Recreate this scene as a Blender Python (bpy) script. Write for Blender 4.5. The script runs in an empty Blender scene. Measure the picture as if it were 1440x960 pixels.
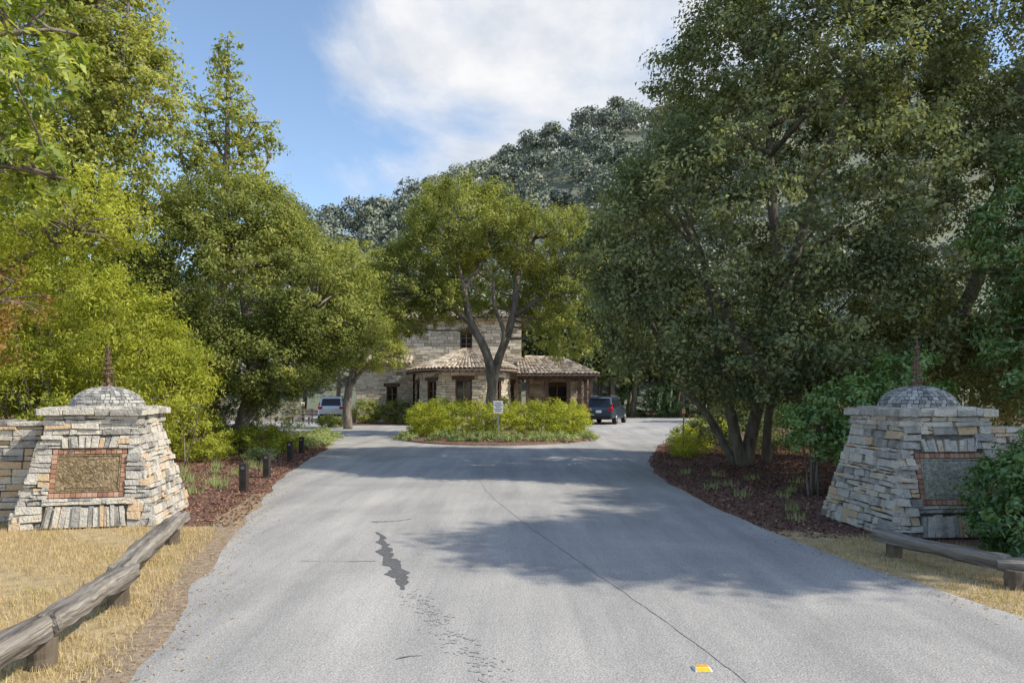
import bpy, bmesh, math, random
import numpy as np
from mathutils import Vector, Matrix, noise
from mathutils.geometry import tessellate_polygon

random.seed(7)
R = np.random.default_rng(11)
scene = bpy.context.scene
scene.view_settings.view_transform = 'Standard'
scene.view_settings.look = 'None'
scene.view_settings.exposure = 0

# ------------------------------------------------------------ helpers
def link(o, parent=None):
    scene.collection.objects.link(o)
    if parent is not None:
        o.parent = parent
    return o

def empty(name, loc=(0, 0, 0), rot=0.0):
    e = bpy.data.objects.new(name, None)
    e.empty_display_size = 0.3
    e.location = loc
    e.rotation_euler = (0, 0, rot)
    return link(e)

def mesh_obj(name, verts, faces, mat, parent=None, tint=None, smooth=False):
    me = bpy.data.meshes.new(name)
    if isinstance(faces, np.ndarray):
        k = faces.shape[1]
        verts = np.asarray(verts, dtype=np.float32)
        me.vertices.add(len(verts)); me.vertices.foreach_set('co', verts.ravel())
        me.loops.add(faces.size); me.loops.foreach_set('vertex_index', faces.astype(np.int32).ravel())
        me.polygons.add(len(faces))
        me.polygons.foreach_set('loop_start', np.arange(0, faces.size, k, dtype=np.int32))
        me.update(calc_edges=True)
    else:
        me.from_pydata([tuple(map(float, v)) for v in verts], [], faces)
        me.update()
    if tint is not None:
        a = me.attributes.new('tint', 'FLOAT', 'FACE')
        a.data.foreach_set('value', np.asarray(tint, dtype=np.float32))
    if smooth:
        me.polygons.foreach_set('use_smooth', np.ones(len(me.polygons), dtype=bool))
    if mat is not None:
        me.materials.append(mat)
    o = bpy.data.objects.new(name, me)
    return link(o, parent)

def new_mat(name):
    m = bpy.data.materials.new(name); m.use_nodes = True
    nt = m.node_tree
    for n in list(nt.nodes): nt.nodes.remove(n)
    out = nt.nodes.new('ShaderNodeOutputMaterial')
    return m, nt, out

def ramp(nt, stops, interp='LINEAR'):
    r = nt.nodes.new('ShaderNodeValToRGB')
    r.color_ramp.interpolation = interp
    els = r.color_ramp.elements
    while len(els) < len(stops): els.new(0.5)
    for e, (p, c) in zip(els, stops):
        e.position = p; e.color = (c[0], c[1], c[2], 1)
    return r

def coords(nt, scale=(1, 1, 1), src='Object'):
    tc = nt.nodes.new('ShaderNodeTexCoord'); mp = nt.nodes.new('ShaderNodeMapping')
    mp.inputs['Scale'].default_value = scale
    nt.links.new(tc.outputs[src], mp.inputs['Vector'])
    return mp.outputs['Vector']

def noise_n(nt, vec, scale, detail=4, rough=0.6, dist=0.0):
    n = nt.nodes.new('ShaderNodeTexNoise')
    n.inputs['Scale'].default_value = scale; n.inputs['Detail'].default_value = detail
    n.inputs['Roughness'].default_value = rough; n.inputs['Distortion'].default_value = dist
    nt.links.new(vec, n.inputs['Vector'])
    return n.outputs['Fac']

def mixc(nt, fac, a, b, mode='MIX'):
    m = nt.nodes.new('ShaderNodeMix'); m.data_type = 'RGBA'; m.blend_type = mode
    for s, v in ((m.inputs[0], fac), (m.inputs[6], a), (m.inputs[7], b)):
        if isinstance(v, (int, float)): s.default_value = v
        elif isinstance(v, tuple): s.default_value = (v[0], v[1], v[2], 1)
        else: nt.links.new(v, s)
    return m.outputs[2]

def math_n(nt, op, a, b=None, c=None, clamp=False):
    m = nt.nodes.new('ShaderNodeMath'); m.operation = op; m.use_clamp = clamp
    for i, v in enumerate((a, b, c)):
        if v is None: continue
        if isinstance(v, (int, float)): m.inputs[i].default_value = v
        else: nt.links.new(v, m.inputs[i])
    return m.outputs[0]

def surf(name, stops, scale=5, detail=5, rough=0.85, bump=0.3, bscale=30, stretch=(1, 1, 1), metallic=0, use_tint=False,
         tintmix=0.6, bdist=0.02, spec=0.3):
    m, nt, out = new_mat(name)
    v = coords(nt, stretch)
    f = noise_n(nt, v, scale, detail)
    if use_tint:
        at = nt.nodes.new('ShaderNodeAttribute'); at.attribute_name = 'tint'
        f2 = math_n(nt, 'SUBTRACT', f, 0.5)
        f2 = math_n(nt, 'MULTIPLY', f2, 1 - tintmix)
        f = math_n(nt, 'ADD', f2, at.outputs['Fac'], clamp=True)
    r = ramp(nt, stops)
    nt.links.new(f, r.inputs[0])
    b = nt.nodes.new('ShaderNodeBsdfPrincipled')
    b.inputs['Roughness'].default_value = rough
    b.inputs['Metallic'].default_value = metallic
    b.inputs['Specular IOR Level'].default_value = spec
    nt.links.new(r.outputs[0], b.inputs['Base Color'])
    if bump > 0:
        bn = nt.nodes.new('ShaderNodeBump'); bn.inputs['Strength'].default_value = bump
        bn.inputs['Distance'].default_value = bdist
        nt.links.new(noise_n(nt, v, bscale, 4), bn.inputs['Height'])
        nt.links.new(bn.outputs[0], b.inputs['Normal'])
    nt.links.new(b.outputs[0], out.inputs[0])
    return m

def leaf_mat(name, dark, mid, light, tr=0.35, gloss=0.0, grough=0.45):
    m, nt, out = new_mat(name)
    at = nt.nodes.new('ShaderNodeAttribute'); at.attribute_name = 'tint'
    r = ramp(nt, [(0.0, dark), (0.5, mid), (1.0, light)])
    nt.links.new(at.outputs['Fac'], r.inputs[0])
    d = nt.nodes.new('ShaderNodeBsdfDiffuse'); nt.links.new(r.outputs[0], d.inputs[0])
    last = d.outputs[0]
    if tr > 0:
        t = nt.nodes.new('ShaderNodeBsdfTranslucent')
        tc = mixc(nt, 1.0, r.outputs[0], (1.4, 1.35, 0.6), 'MULTIPLY')
        nt.links.new(tc, t.inputs[0])
        m1 = nt.nodes.new('ShaderNodeMixShader'); m1.inputs[0].default_value = tr
        nt.links.new(last, m1.inputs[1]); nt.links.new(t.outputs[0], m1.inputs[2]); last = m1.outputs[0]
    if gloss > 0:
        g = nt.nodes.new('ShaderNodeBsdfGlossy'); g.inputs['Roughness'].default_value = grough
        g.inputs[0].default_value = (0.9, 0.95, 1, 1)
        m2 = nt.nodes.new('ShaderNodeMixShader'); m2.inputs[0].default_value = gloss
        nt.links.new(last, m2.inputs[1]); nt.links.new(g.outputs[0], m2.inputs[2]); last = m2.outputs[0]
    nt.links.new(last, out.inputs[0])
    return m

# ------------------------------------------------------------ materials
M = {}
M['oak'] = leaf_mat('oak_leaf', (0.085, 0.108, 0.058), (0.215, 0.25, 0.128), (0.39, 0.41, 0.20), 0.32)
M['oakb'] = leaf_mat('oak_leaf_sunny', (0.115, 0.142, 0.048), (0.285, 0.315, 0.095), (0.47, 0.475, 0.14), 0.38)  # lit copy of the oak leaf: sunlit yellow-green put into the colour
M['bright'] = leaf_mat('bright_leaf', (0.16, 0.20, 0.035), (0.385, 0.425, 0.07), (0.58, 0.575, 0.12), 0.42)
M['alder'] = leaf_mat('alder_leaf', (0.15, 0.18, 0.06), (0.35, 0.375, 0.11), (0.54, 0.53, 0.17), 0.42)
M['glossy'] = leaf_mat('glossy_leaf', (0.055, 0.115, 0.035), (0.135, 0.235, 0.065), (0.27, 0.39, 0.11), 0.3, 0.05, 0.45)
M['near'] = leaf_mat('laurel_leaf', (0.11, 0.17, 0.03), (0.31, 0.38, 0.06), (0.55, 0.56, 0.11), 0.42, 0.04, 0.5)
M['hill'] = leaf_mat('hill_leaf_hazed', (0.17, 0.195, 0.175), (0.26, 0.29, 0.225), (0.38, 0.40, 0.28), 0.0)  # distance haze painted into the leaf colour as a paler grey-green
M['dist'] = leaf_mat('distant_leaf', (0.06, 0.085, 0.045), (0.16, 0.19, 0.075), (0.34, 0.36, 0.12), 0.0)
M['red'] = leaf_mat('bronze_leaf', (0.14, 0.10, 0.03), (0.34, 0.20, 0.08), (0.5, 0.34, 0.13), 0.4)
M['sage'] = leaf_mat('sage_leaf', (0.15, 0.20, 0.09), (0.33, 0.39, 0.17), (0.52, 0.55, 0.27), 0.3)
M['straw'] = leaf_mat('dry_straw', (0.26, 0.185, 0.095), (0.55, 0.42, 0.23), (0.78, 0.64, 0.39), 0.2)
M['chip'] = leaf_mat('mulch_chip', (0.08, 0.04, 0.03), (0.24, 0.125, 0.088), (0.44, 0.27, 0.20), 0.0)
M['bark'] = surf('bark', [(0.25, (0.07, 0.058, 0.047)), (0.75, (0.30, 0.255, 0.205))], 6, 5, 0.9, 0.9, 14, (1, 1, 0.3), bdist=0.05)
M['wood'] = surf('weathered_wood', [(0.3, (0.06, 0.05, 0.042)), (0.48, (0.20, 0.175, 0.15)), (0.72, (0.42, 0.38, 0.33))], 7, 8, 0.85, 1.0, 12, (0.10, 2.2, 2.2), bdist=0.04)
M['postwood'] = surf('post_wood', [(0.3, (0.06, 0.045, 0.035)), (0.7, (0.20, 0.16, 0.12))], 8, 6, 0.9, 0.6, 25, (1, 1, 0.2))
M['stone'] = surf('field_stone', [(0.0, (0.17, 0.158, 0.14)), (0.22, (0.35, 0.33, 0.30)), (0.45, (0.53, 0.49, 0.43)),
      (0.62, (0.65, 0.60, 0.51)), (0.8, (0.58, 0.44, 0.295)), (1.0, (0.64, 0.45, 0.27))], 9, 7, 0.9, 1.0, 30, use_tint=True, tintmix=0.1, bdist=0.03)
M['mortar'] = surf('mortar', [(0.3, (0.08, 0.072, 0.062)), (0.7, (0.18, 0.165, 0.14))], 8, 4, 0.95, 0.5, 30)
M['bstone'] = surf('wall_stone', [(0.0, (0.28, 0.225, 0.155)), (0.4, (0.52, 0.435, 0.31)), (0.7, (0.64, 0.56, 0.43)), (1.0, (0.71, 0.65, 0.54))],
      3, 5, 0.9, 0.5, 12, use_tint=True, tintmix=0.5)
M['domestone'] = surf('dome_stone', [(0.0, (0.16, 0.158, 0.15)), (0.5, (0.33, 0.32, 0.30)), (1.0, (0.49, 0.47, 0.43))], 12, 5, 0.9, 0.6, 40, use_tint=True, tintmix=0.4)
M['brick'] = surf('brick', [(0.0, (0.26, 0.135, 0.09)), (0.5, (0.42, 0.23, 0.15)), (1.0, (0.52, 0.33, 0.235))], 12, 5, 0.9, 0.4, 60, use_tint=True, tintmix=0.5)
M['bronze'] = surf('bronze', [(0.3, (0.16, 0.105, 0.058)), (0.52, (0.33, 0.245, 0.14)), (0.75, (0.50, 0.42, 0.28))], 26, 8, 0.6, 1.0, 40, metallic=0.25, bdist=0.03)
M['verdigris'] = surf('verdigris', [(0.3, (0.21, 0.205, 0.155)), (0.52, (0.37, 0.37, 0.30)), (0.75, (0.52, 0.52, 0.43))], 26, 8, 0.7, 1.0, 40, metallic=0.15, bdist=0.03)
M['rust'] = surf('rusted_iron', [(0.3, (0.09, 0.06, 0.048)), (0.7, (0.26, 0.165, 0.12))], 30, 5, 0.8, 0.4, 60, metallic=0.1)
M['tile'] = surf('roof_tile', [(0.0, (0.20, 0.15, 0.115)), (0.4, (0.38, 0.30, 0.22)), (0.7, (0.52, 0.44, 0.33)), (1.0, (0.62, 0.55, 0.44))],
      2.5, 5, 0.9, 0.3, 20, use_tint=True, tintmix=0.4)
M['timber'] = surf('dark_timber', [(0.3, (0.05, 0.03, 0.02)), (0.7, (0.14, 0.08, 0.055))], 6, 5, 0.7, 0.3, 20)
M['doorwood'] = surf('door_wood', [(0.3, (0.16, 0.09, 0.055)), (0.7, (0.30, 0.18, 0.11))], 6, 5, 0.6, 0.3, 20)
M['tyre'] = surf('tyre', [(0.3, (0.012, 0.012, 0.012)), (0.7, (0.025, 0.025, 0.025))], 30, 2, 0.8, 0)
M['white'] = surf('white_paint', [(0.3, (0.70, 0.70, 0.69)), (0.7, (0.80, 0.80, 0.79))], 8, 3, 0.5, 0)
M['ink'] = surf('black_ink', [(0.3, (0.03, 0.03, 0.03)), (0.7, (0.05, 0.05, 0.05))], 8, 3, 0.6, 0)
M['amber'] = surf('amber_reflector', [(0.3, (0.75, 0.38, 0.02)), (0.7, (0.85, 0.48, 0.04))], 20, 3, 0.3, 0.2, 80)
M['steel'] = surf('steel', [(0.3, (0.25, 0.25, 0.25)), (0.7, (0.4, 0.4, 0.4))], 8, 3, 0.4, 0, metallic=0.8)
M['redlens'] = surf('red_lens', [(0.3, (0.40, 0.01, 0.01)), (0.7, (0.55, 0.02, 0.02))], 8, 3, 0.2, 0)
M['slate_post'] = surf('stained_post', [(0.3, (0.02, 0.018, 0.016)), (0.7, (0.06, 0.05, 0.042))], 8, 4, 0.8, 0.3, 30)
def paint(name, c):
    m, nt, out = new_mat(name)
    b = nt.nodes.new('ShaderNodeBsdfPrincipled')
    r = ramp(nt, [(0.3, c), (0.7, tuple(x * 1.25 for x in c))]); nt.links.new(noise_n(nt, coords(nt), 3, 3), r.inputs[0])
    nt.links.new(r.outputs[0], b.inputs['Base Color'])
    b.inputs['Roughness'].default_value = 0.3; b.inputs['Coat Weight'].default_value = 0.8
    b.inputs['Coat Roughness'].default_value = 0.05; b.inputs['Metallic'].default_value = 0.3
    nt.links.new(b.outputs[0], out.inputs[0]); return m
M['carblue'] = paint('car_paint_blue', (0.035, 0.05, 0.08))
M['carwhite'] = paint('car_paint_white', (0.62, 0.64, 0.66))
m, nt, out = new_mat('glass_dark'); b = nt.nodes.new('ShaderNodeBsdfPrincipled')
r_ = ramp(nt, [(0.3, (0.012, 0.015, 0.018)), (0.7, (0.03, 0.034, 0.04))]); nt.links.new(noise_n(nt, coords(nt), 2, 2), r_.inputs[0])
nt.links.new(r_.outputs[0], b.inputs['Base Color']); b.inputs['Roughness'].default_value = 0.06
nt.links.new(b.outputs[0], out.inputs[0]); M['glass'] = m

# asphalt
m, nt, out = new_mat('asphalt')
v = coords(nt)
big = noise_n(nt, v, 0.35, 4, 0.6, 0.6)
mpn = nt.nodes.new('ShaderNodeMapping'); mpn.inputs['Rotation'].default_value = (0, 0, math.radians(-14)); mpn.inputs['Scale'].default_value = (1.7, 0.16, 1)
nt.links.new(v, mpn.inputs['Vector'])
med = noise_n(nt, mpn.outputs[0], 1.3, 5, 0.6)
fine = noise_n(nt, v, 90, 2, 0.8)
spk = nt.nodes.new('ShaderNodeTexVoronoi'); spk.inputs['Scale'].default_value = 60; nt.links.new(v, spk.inputs['Vector'])
r1 = ramp(nt, [(0.3, (0.29, 0.28, 0.27)), (0.7, (0.43, 0.412, 0.39))]); nt.links.new(big, r1.inputs[0])
r2 = ramp(nt, [(0.32, (0.80, 0.805, 0.82)), (0.66, (1.13, 1.125, 1.11))]); nt.links.new(med, r2.inputs[0])
r3 = ramp(nt, [(0.3, (0.60, 0.60, 0.61)), (0.5, (1.0, 1.0, 1.0)), (0.72, (1.45, 1.43, 1.4))]); nt.links.new(fine, r3.inputs[0])
c = mixc(nt, 1.0, r1.outputs[0], r2.outputs[0], 'MULTIPLY'); c = mixc(nt, 1.0, c, r3.outputs[0], 'MULTIPLY')
b = nt.nodes.new('ShaderNodeBsdfPrincipled'); b.inputs['Roughness'].default_value = 0.88; b.inputs['Specular IOR Level'].default_value = 0.25
nt.links.new(c, b.inputs['Base Color'])
bn = nt.nodes.new('ShaderNodeBump'); bn.inputs['Strength'].default_value = 0.5; bn.inputs['Distance'].default_value = 0.006
nt.links.new(spk.outputs['Distance'], bn.inputs['Height']); nt.links.new(bn.outputs[0], b.inputs['Normal'])
nt.links.new(b.outputs[0], out.inputs[0]); M['asphalt'] = m
M['crack'] = surf('crack_sealant', [(0.3, (0.08, 0.078, 0.08)), (0.7, (0.18, 0.177, 0.178))], 40, 6, 0.7, 0.4, 90)
M['stain'] = surf('asphalt_stain', [(0.35, (0.25, 0.244, 0.238)), (0.65, (0.39, 0.382, 0.37))], 45, 6, 0.9, 0.4, 90)
M['soil'] = surf('mulch_soil', [(0.3, (0.09, 0.05, 0.037)), (0.5, (0.19, 0.108, 0.08)), (0.72, (0.32, 0.20, 0.15))], 14, 7, 0.95, 1.0, 45, bdist=0.03)
M['drygrass'] = surf('dry_grass', [(0.25, (0.28, 0.205, 0.11)), (0.5, (0.46, 0.355, 0.20)), (0.75, (0.60, 0.49, 0.30))], 7, 8, 0.95, 1.0, 60, bdist=0.02)
M['gravel'] = surf('sandy_verge', [(0.25, (0.20, 0.145, 0.10)), (0.5, (0.36, 0.27, 0.19)), (0.75, (0.52, 0.42, 0.32))], 16, 8, 0.95, 1.0, 80, bdist=0.02)
M['hillground'] = surf('hill_soil', [(0.3, (0.12, 0.14, 0.105)), (0.7, (0.21, 0.22, 0.15))], 0.05, 6, 0.95, 0)

# ------------------------------------------------------------ geometry builders
def catmull(pts, n=6, closed=False):
    P = [np.array(p, float) for p in pts]; out = []
    N = len(P); rng_ = range(N if closed else N - 1)
    for i in rng_:
        g = (lambda k: P[k % N]) if closed else (lambda k: P[min(max(k, 0), N - 1)])
        p0, p1, p2, p3 = g(i - 1), g(i), g(i + 1), g(i + 2)
        for j in range(n):
            t = j / n
            out.append(0.5 * ((2 * p1) + (-p0 + p2) * t + (2 * p0 - 5 * p1 + 4 * p2 - p3) * t * t + (-p0 + 3 * p1 - 3 * p2 + p3) * t ** 3))
    if not closed: out.append(P[-1])
    return out

class Geo:
    def __init__(s): s.v = []; s.f = []; s.t = []
    def add(s, vs, fs, tint=0.5):
        o = len(s.v); s.v += [tuple(map(float, p)) for p in vs]
        s.f += [tuple(i + o for i in f) for f in fs]; s.t += [tint] * len(fs)
    def box(s, c, sz, tint=0.5, rot=0.0, jit=0.0):
        cx, cy, cz = c; hx, hy, hz = sz[0] / 2, sz[1] / 2, sz[2] / 2
        ca, sa = math.cos(rot), math.sin(rot); vs = []
        for dz in (-hz, hz):
            for dx, dy in ((-hx, -hy), (hx, -hy), (hx, hy), (-hx, hy)):
                a = dx + random.uniform(-jit, jit); b_ = dy + random.uniform(-jit, jit)
                vs.append((cx + a * ca - b_ * sa, cy + a * sa + b_ * ca, cz + dz + random.uniform(-jit, jit)))
        s.add(vs, [(3, 2, 1, 0), (4, 5, 6, 7), (0, 1, 5, 4), (1, 2, 6, 5), (2, 3, 7, 6), (3, 0, 4, 7)], tint)
    def quadbox(s, quad, n, d0, d1, tint=0.5):
        n = np.array(n); a = [np.array(q) + n * d0 for q in quad]; b_ = [np.array(q) + n * d1 for q in quad]
        s.add(a + b_, [(3, 2, 1, 0), (4, 5, 6, 7), (0, 1, 5, 4), (1, 2, 6, 5), (2, 3, 7, 6), (3, 0, 4, 7)], tint)
    def tube(s, pts, radii, sides=8, tint=0.5, sub=4, wob=0.0):
        C = catmull(pts, sub) if sub > 1 else [np.array(p, float) for p in pts]
        rr = np.interp(np.linspace(0, 1, len(C)), np.linspace(0, 1, len(radii)), radii)
        rings = []; prev = None
        for i, p in enumerate(C):
            d = C[min(i + 1, len(C) - 1)] - C[max(i - 1, 0)]; d /= (np.linalg.norm(d) + 1e-9)
            if prev is None:
                up = np.array([0, 1.0, 0]) if abs(d[1]) < 0.8 else np.array([1.0, 0, 0])
            else: up = prev
            a = up - d * np.dot(up, d); a /= (np.linalg.norm(a) + 1e-9); prev = a
            b_ = np.cross(d, a)
            rings.append([p + (a * math.cos(2 * math.pi * k / sides) + b_ * math.sin(2 * math.pi * k / sides)) * rr[i] * (1 + random.uniform(-wob, wob)) for k in range(sides)])
        vs = [q for r_ in rings for q in r_]; fs = []
        for i in range(len(rings) - 1):
            for k in range(sides):
                k2 = (k + 1) % sides
                fs.append((i * sides + k, i * sides + k2, (i + 1) * sides + k2, (i + 1) * sides + k))
        fs.append(tuple(range(sides - 1, -1, -1))); L = (len(rings) - 1) * sides; fs.append(tuple(range(L, L + sides)))
        s.add(vs, fs, tint)
    def loft(s, rings, tint=0.5):
        n = len(rings[0]); vs = [p for r_ in rings for p in r_]; fs = []
        for i in range(len(rings) - 1):
            for k in range(n):
                k2 = (k + 1) % n; fs.append((i * n + k, i * n + k2, (i + 1) * n + k2, (i + 1) * n + k))
        fs.append(tuple(range(n - 1, -1, -1))); L = (len(rings) - 1) * n; fs.append(tuple(range(L, L + n)))
        s.add(vs, fs, tint)
    def obj(s, name, mat, parent=None, smooth=False, bevel=0.0, seg=1):
        o = mesh_obj(name, s.v, s.f, mat, parent, s.t, smooth)
        if bevel > 0:
            md = o.modifiers.new('bevel', 'BEVEL'); md.width = bevel; md.segments = seg; md.limit_method = 'ANGLE'
        return o

def unit(a): return a / (np.linalg.norm(a, axis=-1, keepdims=True) + 1e-9)

def leaf_arrays(C, N, L, W, droop=0.0):
    n = len(C)
    nn = unit(N)
    t = R.normal(size=(n, 3)); t[:, 2] -= droop
    t = unit(t - nn * np.sum(t * nn, axis=1, keepdims=True))
    s_ = np.cross(nn, t)
    L = L[:, None]; W = W[:, None]
    V = np.empty((n, 4, 3))
    V[:, 0] = C - t * L * 0.5
    V[:, 1] = C + s_ * W * 0.5 + nn * W * 0.18 - t * L * 0.05
    V[:, 2] = C + t * L * 0.5 - nn * L * 0.08
    V[:, 3] = C - s_ * W * 0.5 + nn * W * 0.18 - t * L * 0.05
    return V.reshape(-1, 3), np.arange(n * 4).reshape(n, 4)

def clumps(lobes, n, inner=0.55, deep=0.62, below=1.0):
    lb = np.array(lobes, float); w = (lb[:, 3] * lb[:, 4] + lb[:, 3] * lb[:, 5] + lb[:, 4] * lb[:, 5]); w /= w.sum()
    out = []; outn = []; tot = 0
    while tot < n:
        k = R.choice(len(lb), size=n, p=w)
        d = unit(R.normal(size=(n, 3)))
        rad = inner + (1 - inner) * R.random(n) ** 0.45
        rad *= 1 + 0.13 * np.sin(d[:, 0] * 7 + k * 1.7) * np.cos(d[:, 2] * 6 + k) + R.normal(size=n) * 0.035
        C = lb[k, :3] + d * lb[k, 3:6] * rad[:, None]
        q = np.min(np.linalg.norm((C[:, None, :] - lb[None, :, :3]) / lb[None, :, 3:6], axis=2), axis=1)
        keep = (q > deep) & (C[:, 2] > 0.1)
        if below < 1.0: keep &= ~((d[:, 2] < -0.3) & (R.random(n) > below))
        out.append(C[keep]); outn.append(unit(d / lb[k, 3:6])[keep]); tot += keep.sum()
    return np.concatenate(out)[:n], np.concatenate(outn)[:n]

def crown(name, lobes, nclump, per, cr, leaf, mat, parent, aspect=0.5, inner=0.55, deep=0.62, below=1.0, droop=0.2, upb=0.5, tintsd=0.16, tbase=0.45, flat=0.7):
    C, Nn = clumps(lobes, nclump, inner, deep, below)
    n = nclump * per
    rc = cr * R.uniform(0.55, 1.35, nclump)
    d = unit(R.normal(size=(n, 3))) * (R.random((n, 1)) ** 0.5)
    idx = np.repeat(np.arange(nclump), per)
    off = d * rc[idx][:, None]; off[:, 2] *= flat
    off += Nn[idx] * (np.sum(d * Nn[idx], axis=1, keepdims=True)) * rc[idx][:, None] * 0.5
    P = C[idx] + off
    N_ = unit(d) * 0.7 + Nn[idx] * 0.5 + R.normal(size=(n, 3)) * 0.55; N_[:, 2] += upb
    L = leaf * R.uniform(0.6, 1.3, n)
    V, F = leaf_arrays(P, N_, L, L * aspect * R.uniform(0.8, 1.2, n), droop)
    ct = np.clip(R.normal(tbase, tintsd, nclump), 0, 1)
    low = 0.16 * np.sin(C[:, 0] * 0.9 + C[:, 2] * 1.3) * np.cos(C[:, 1] * 0.8 - C[:, 2] * .7)
    t = np.clip(ct[idx] + low[idx] + R.normal(0, 0.13, n), 0, 1)
    mesh_obj(name, V, F, M[mat] if isinstance(mat, str) else mat, parent, t)
    return C

def limbs(g, paths, targets, k, r0=0.09, sides=6):
    pts = np.array([q for p in paths for q in catmull(p, 5)])
    sel = targets[R.choice(len(targets), size=min(k, len(targets)), replace=False)]
    for t in sel:
        dd = np.linalg.norm(pts - t, axis=1) + np.maximum(0, pts[:, 2] - t[2]) * 1.0 + R.random(len(pts)) * 0.4
        a = pts[np.argmin(dd)]
        mid = a * 0.5 + t * 0.5 + np.array([R.normal() * 0.15, R.normal() * 0.15, -0.12 * np.linalg.norm(t - a) * R.random() + 0.1])
        L = np.linalg.norm(t - a)
        r = min(r0, 0.018 + 0.018 * L)
        g.tube([a, mid, t], [r, r * 0.6, r * 0.22], sides=5, sub=3, wob=0.1)

def tree(name, base_paths, lobes, nclump, per, cr, leaf, mat, nlimb=60, radii=None, r0=0.09, bark='bark', **kw):
    e = empty(name)
    C = crown('crown', lobes, nclump, per, cr, leaf, mat, e, **kw)
    g = Geo()
    for (pts, rad) in base_paths:
        g.tube(pts, rad, sides=10, sub=5, wob=0.07)
    limbs(g, [p for p, _ in base_paths], C, nlimb, r0)
    g.obj('trunk_and_limbs', M[bark], e, smooth=True)
    return e

def shrub(name, lobes, nclump, per, cr, leaf, mat, stems=8, **kw):
    e = empty(name)
    C = crown('foliage', lobes, nclump, per, cr, leaf, mat, e, **kw)
    g = Geo(); lb = np.array(lobes)
    for i in range(stems):
        t = C[R.integers(len(C))]
        l2 = lb[np.argmin(np.linalg.norm(lb[:, :2] - t[:2], axis=1))]
        g.tube([(l2[0] + R.normal() * .1, l2[1] + R.normal() * .1, -0.02), (l2[0] * .5 + t[0] * .5, l2[1] * .5 + t[1] * .5, t[2] * .5), tuple(t)], [0.025, 0.016, 0.006], sides=5, sub=3)
    g.obj('stems', M['bark'], e, smooth=True)
    return e

# ------------------------------------------------------------ ground, road, sheets
def sheet(name, outline, z, mat, jit=0.0, n=6, closed_spline=True, parent=None):
    pts = catmull([(p[0], p[1], 0) for p in outline], n, True) if closed_spline else [np.array((p[0], p[1], 0.)) for p in outline]
    pp = []
    for i, p in enumerate(pts):
        if jit: p = p + np.array([noise.noise(Vector((p[0] * 1.3, p[1] * 1.3, z * 50))) * jit, noise.noise(Vector((p[0] * 1.3, p[1] * 1.3, 9 + z * 50))) * jit, 0])
        pp.append(Vector((p[0], p[1], z)))
    tris = tessellate_polygon([pp])
    fs = []
    for a, b_, c_ in tris:
        nrm = (pp[b_] - pp[a]).cross(pp[c_] - pp[a])
        fs.append((a, b_, c_) if nrm.z > 0 else (a, c_, b_))
    return mesh_obj(name, pp, fs, mat, parent)

S = 900
mesh_obj('ground', [(-S, -S, 0), (S, -S, 0), (S, S, 0), (-S, S, 0)], [(0, 1, 2, 3)], M['soil'])

road_out = [(-1.0, -30), (-1.0, -8), (-1.35, 0), (-2.24, 4.06), (-3.0, 6.7), (-3.55, 9), (-4.2, 11.7), (-4.86, 14.6), (-5.5, 18.5), (-6.1, 22.5), (-7.3, 26.8), (-9.6, 31.5),
            (-13, 35.0), (-20, 37.3), (-45, 39), (-45, 46), (-22, 64), (-14, 63), (-12.5, 50), (-11, 41.6), (-7, 40.6), (-1, 40.2), (3, 41), (5.0, 44), (5.3, 52), (8, 58), (14, 56), (15.5, 46), (13.5, 41),
            (10.6, 37.5), (7.9, 31.4), (5.7, 25.5), (4.35, 21), (3.4, 16.8), (3.08, 12.4), (3.3, 8.28), (3.95, 5.26), (5.2, 2.6), (7.4, 0), (9, -8), (9, -30)]
road = sheet('road', road_out, 0.008, M['asphalt'], jit=0.10, n=14)
g = Geo()
def ribbon(g, pts, wid, z, tint=0.5, wob=0.4, sub=8, fr=9.0, wander=0.0):
    C = catmull([(p[0], p[1], 0) for p in pts], sub); w = np.interp(np.linspace(0, 1, len(C)), np.linspace(0, 1, len(wid)), wid)
    L = []; Rr = []; s = 0
    for i, p in enumerate(C):
        d = C[min(i + 1, len(C) - 1)] - C[max(i - 1, 0)]; d /= np.linalg.norm(d) + 1e-9
        if i: s += np.linalg.norm(C[i] - C[i - 1])
        nrm = np.array([-d[1], d[0], 0])
        nl = noise.noise(Vector((s * fr, 3.1 + z * 999, 0))) + .5 * noise.noise(Vector((s * fr * 2.7, 7, 0)))
        nr = noise.noise(Vector((s * fr, 43.1 + z * 999, 0))) + .5 * noise.noise(Vector((s * fr * 2.7, 17, 0)))
        wd = nrm * noise.noise(Vector((s * 2.5, 91, 0))) * wander
        L.append(p + wd + nrm * w[i] * max(0.12, 0.5 + nl * wob) + np.array([0, 0, z])); Rr.append(p + wd - nrm * w[i] * max(.12, 0.5 + nr * wob) + np.array([0, 0, z]))
    n = len(C); g.add(L + Rr, [(i, n + i, n + i + 1, i + 1) for i in range(n - 1)], tint)
ribbon(g, [(-1.70, 8.55), (-1.52, 8.1), (-1.40, 7.6), (-1.30, 7.2), (-1.16, 6.75), (-1.04, 6.35), (-0.94, 6.0)], [0.02, 0.07, 0.15, 0.11, 0.17, 0.11, 0.03], 0.012, wob=0.7, sub=12, fr=4, wander=.08)
ribbon(g, [(-2.2, 7.05), (-1.8, 7.02), (-1.4, 7.04)], [0.004, 0.010, 0.010], 0.0125, wob=0.9)
ribbon(g, [(-1.9, 9.25), (-1.6, 9.3), (-1.4, 9.5)], [0.02, 0.04, 0.01], 0.0125, wob=0.9)
ribbon(g, [(-0.75, 4.4), (-0.68, 4.45), (-0.58, 4.47)], [0.003, 0.012, 0.003], 0.0125, wob=0.9)
g.obj('crack_seal', M['crack'])
g = Geo()
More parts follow.
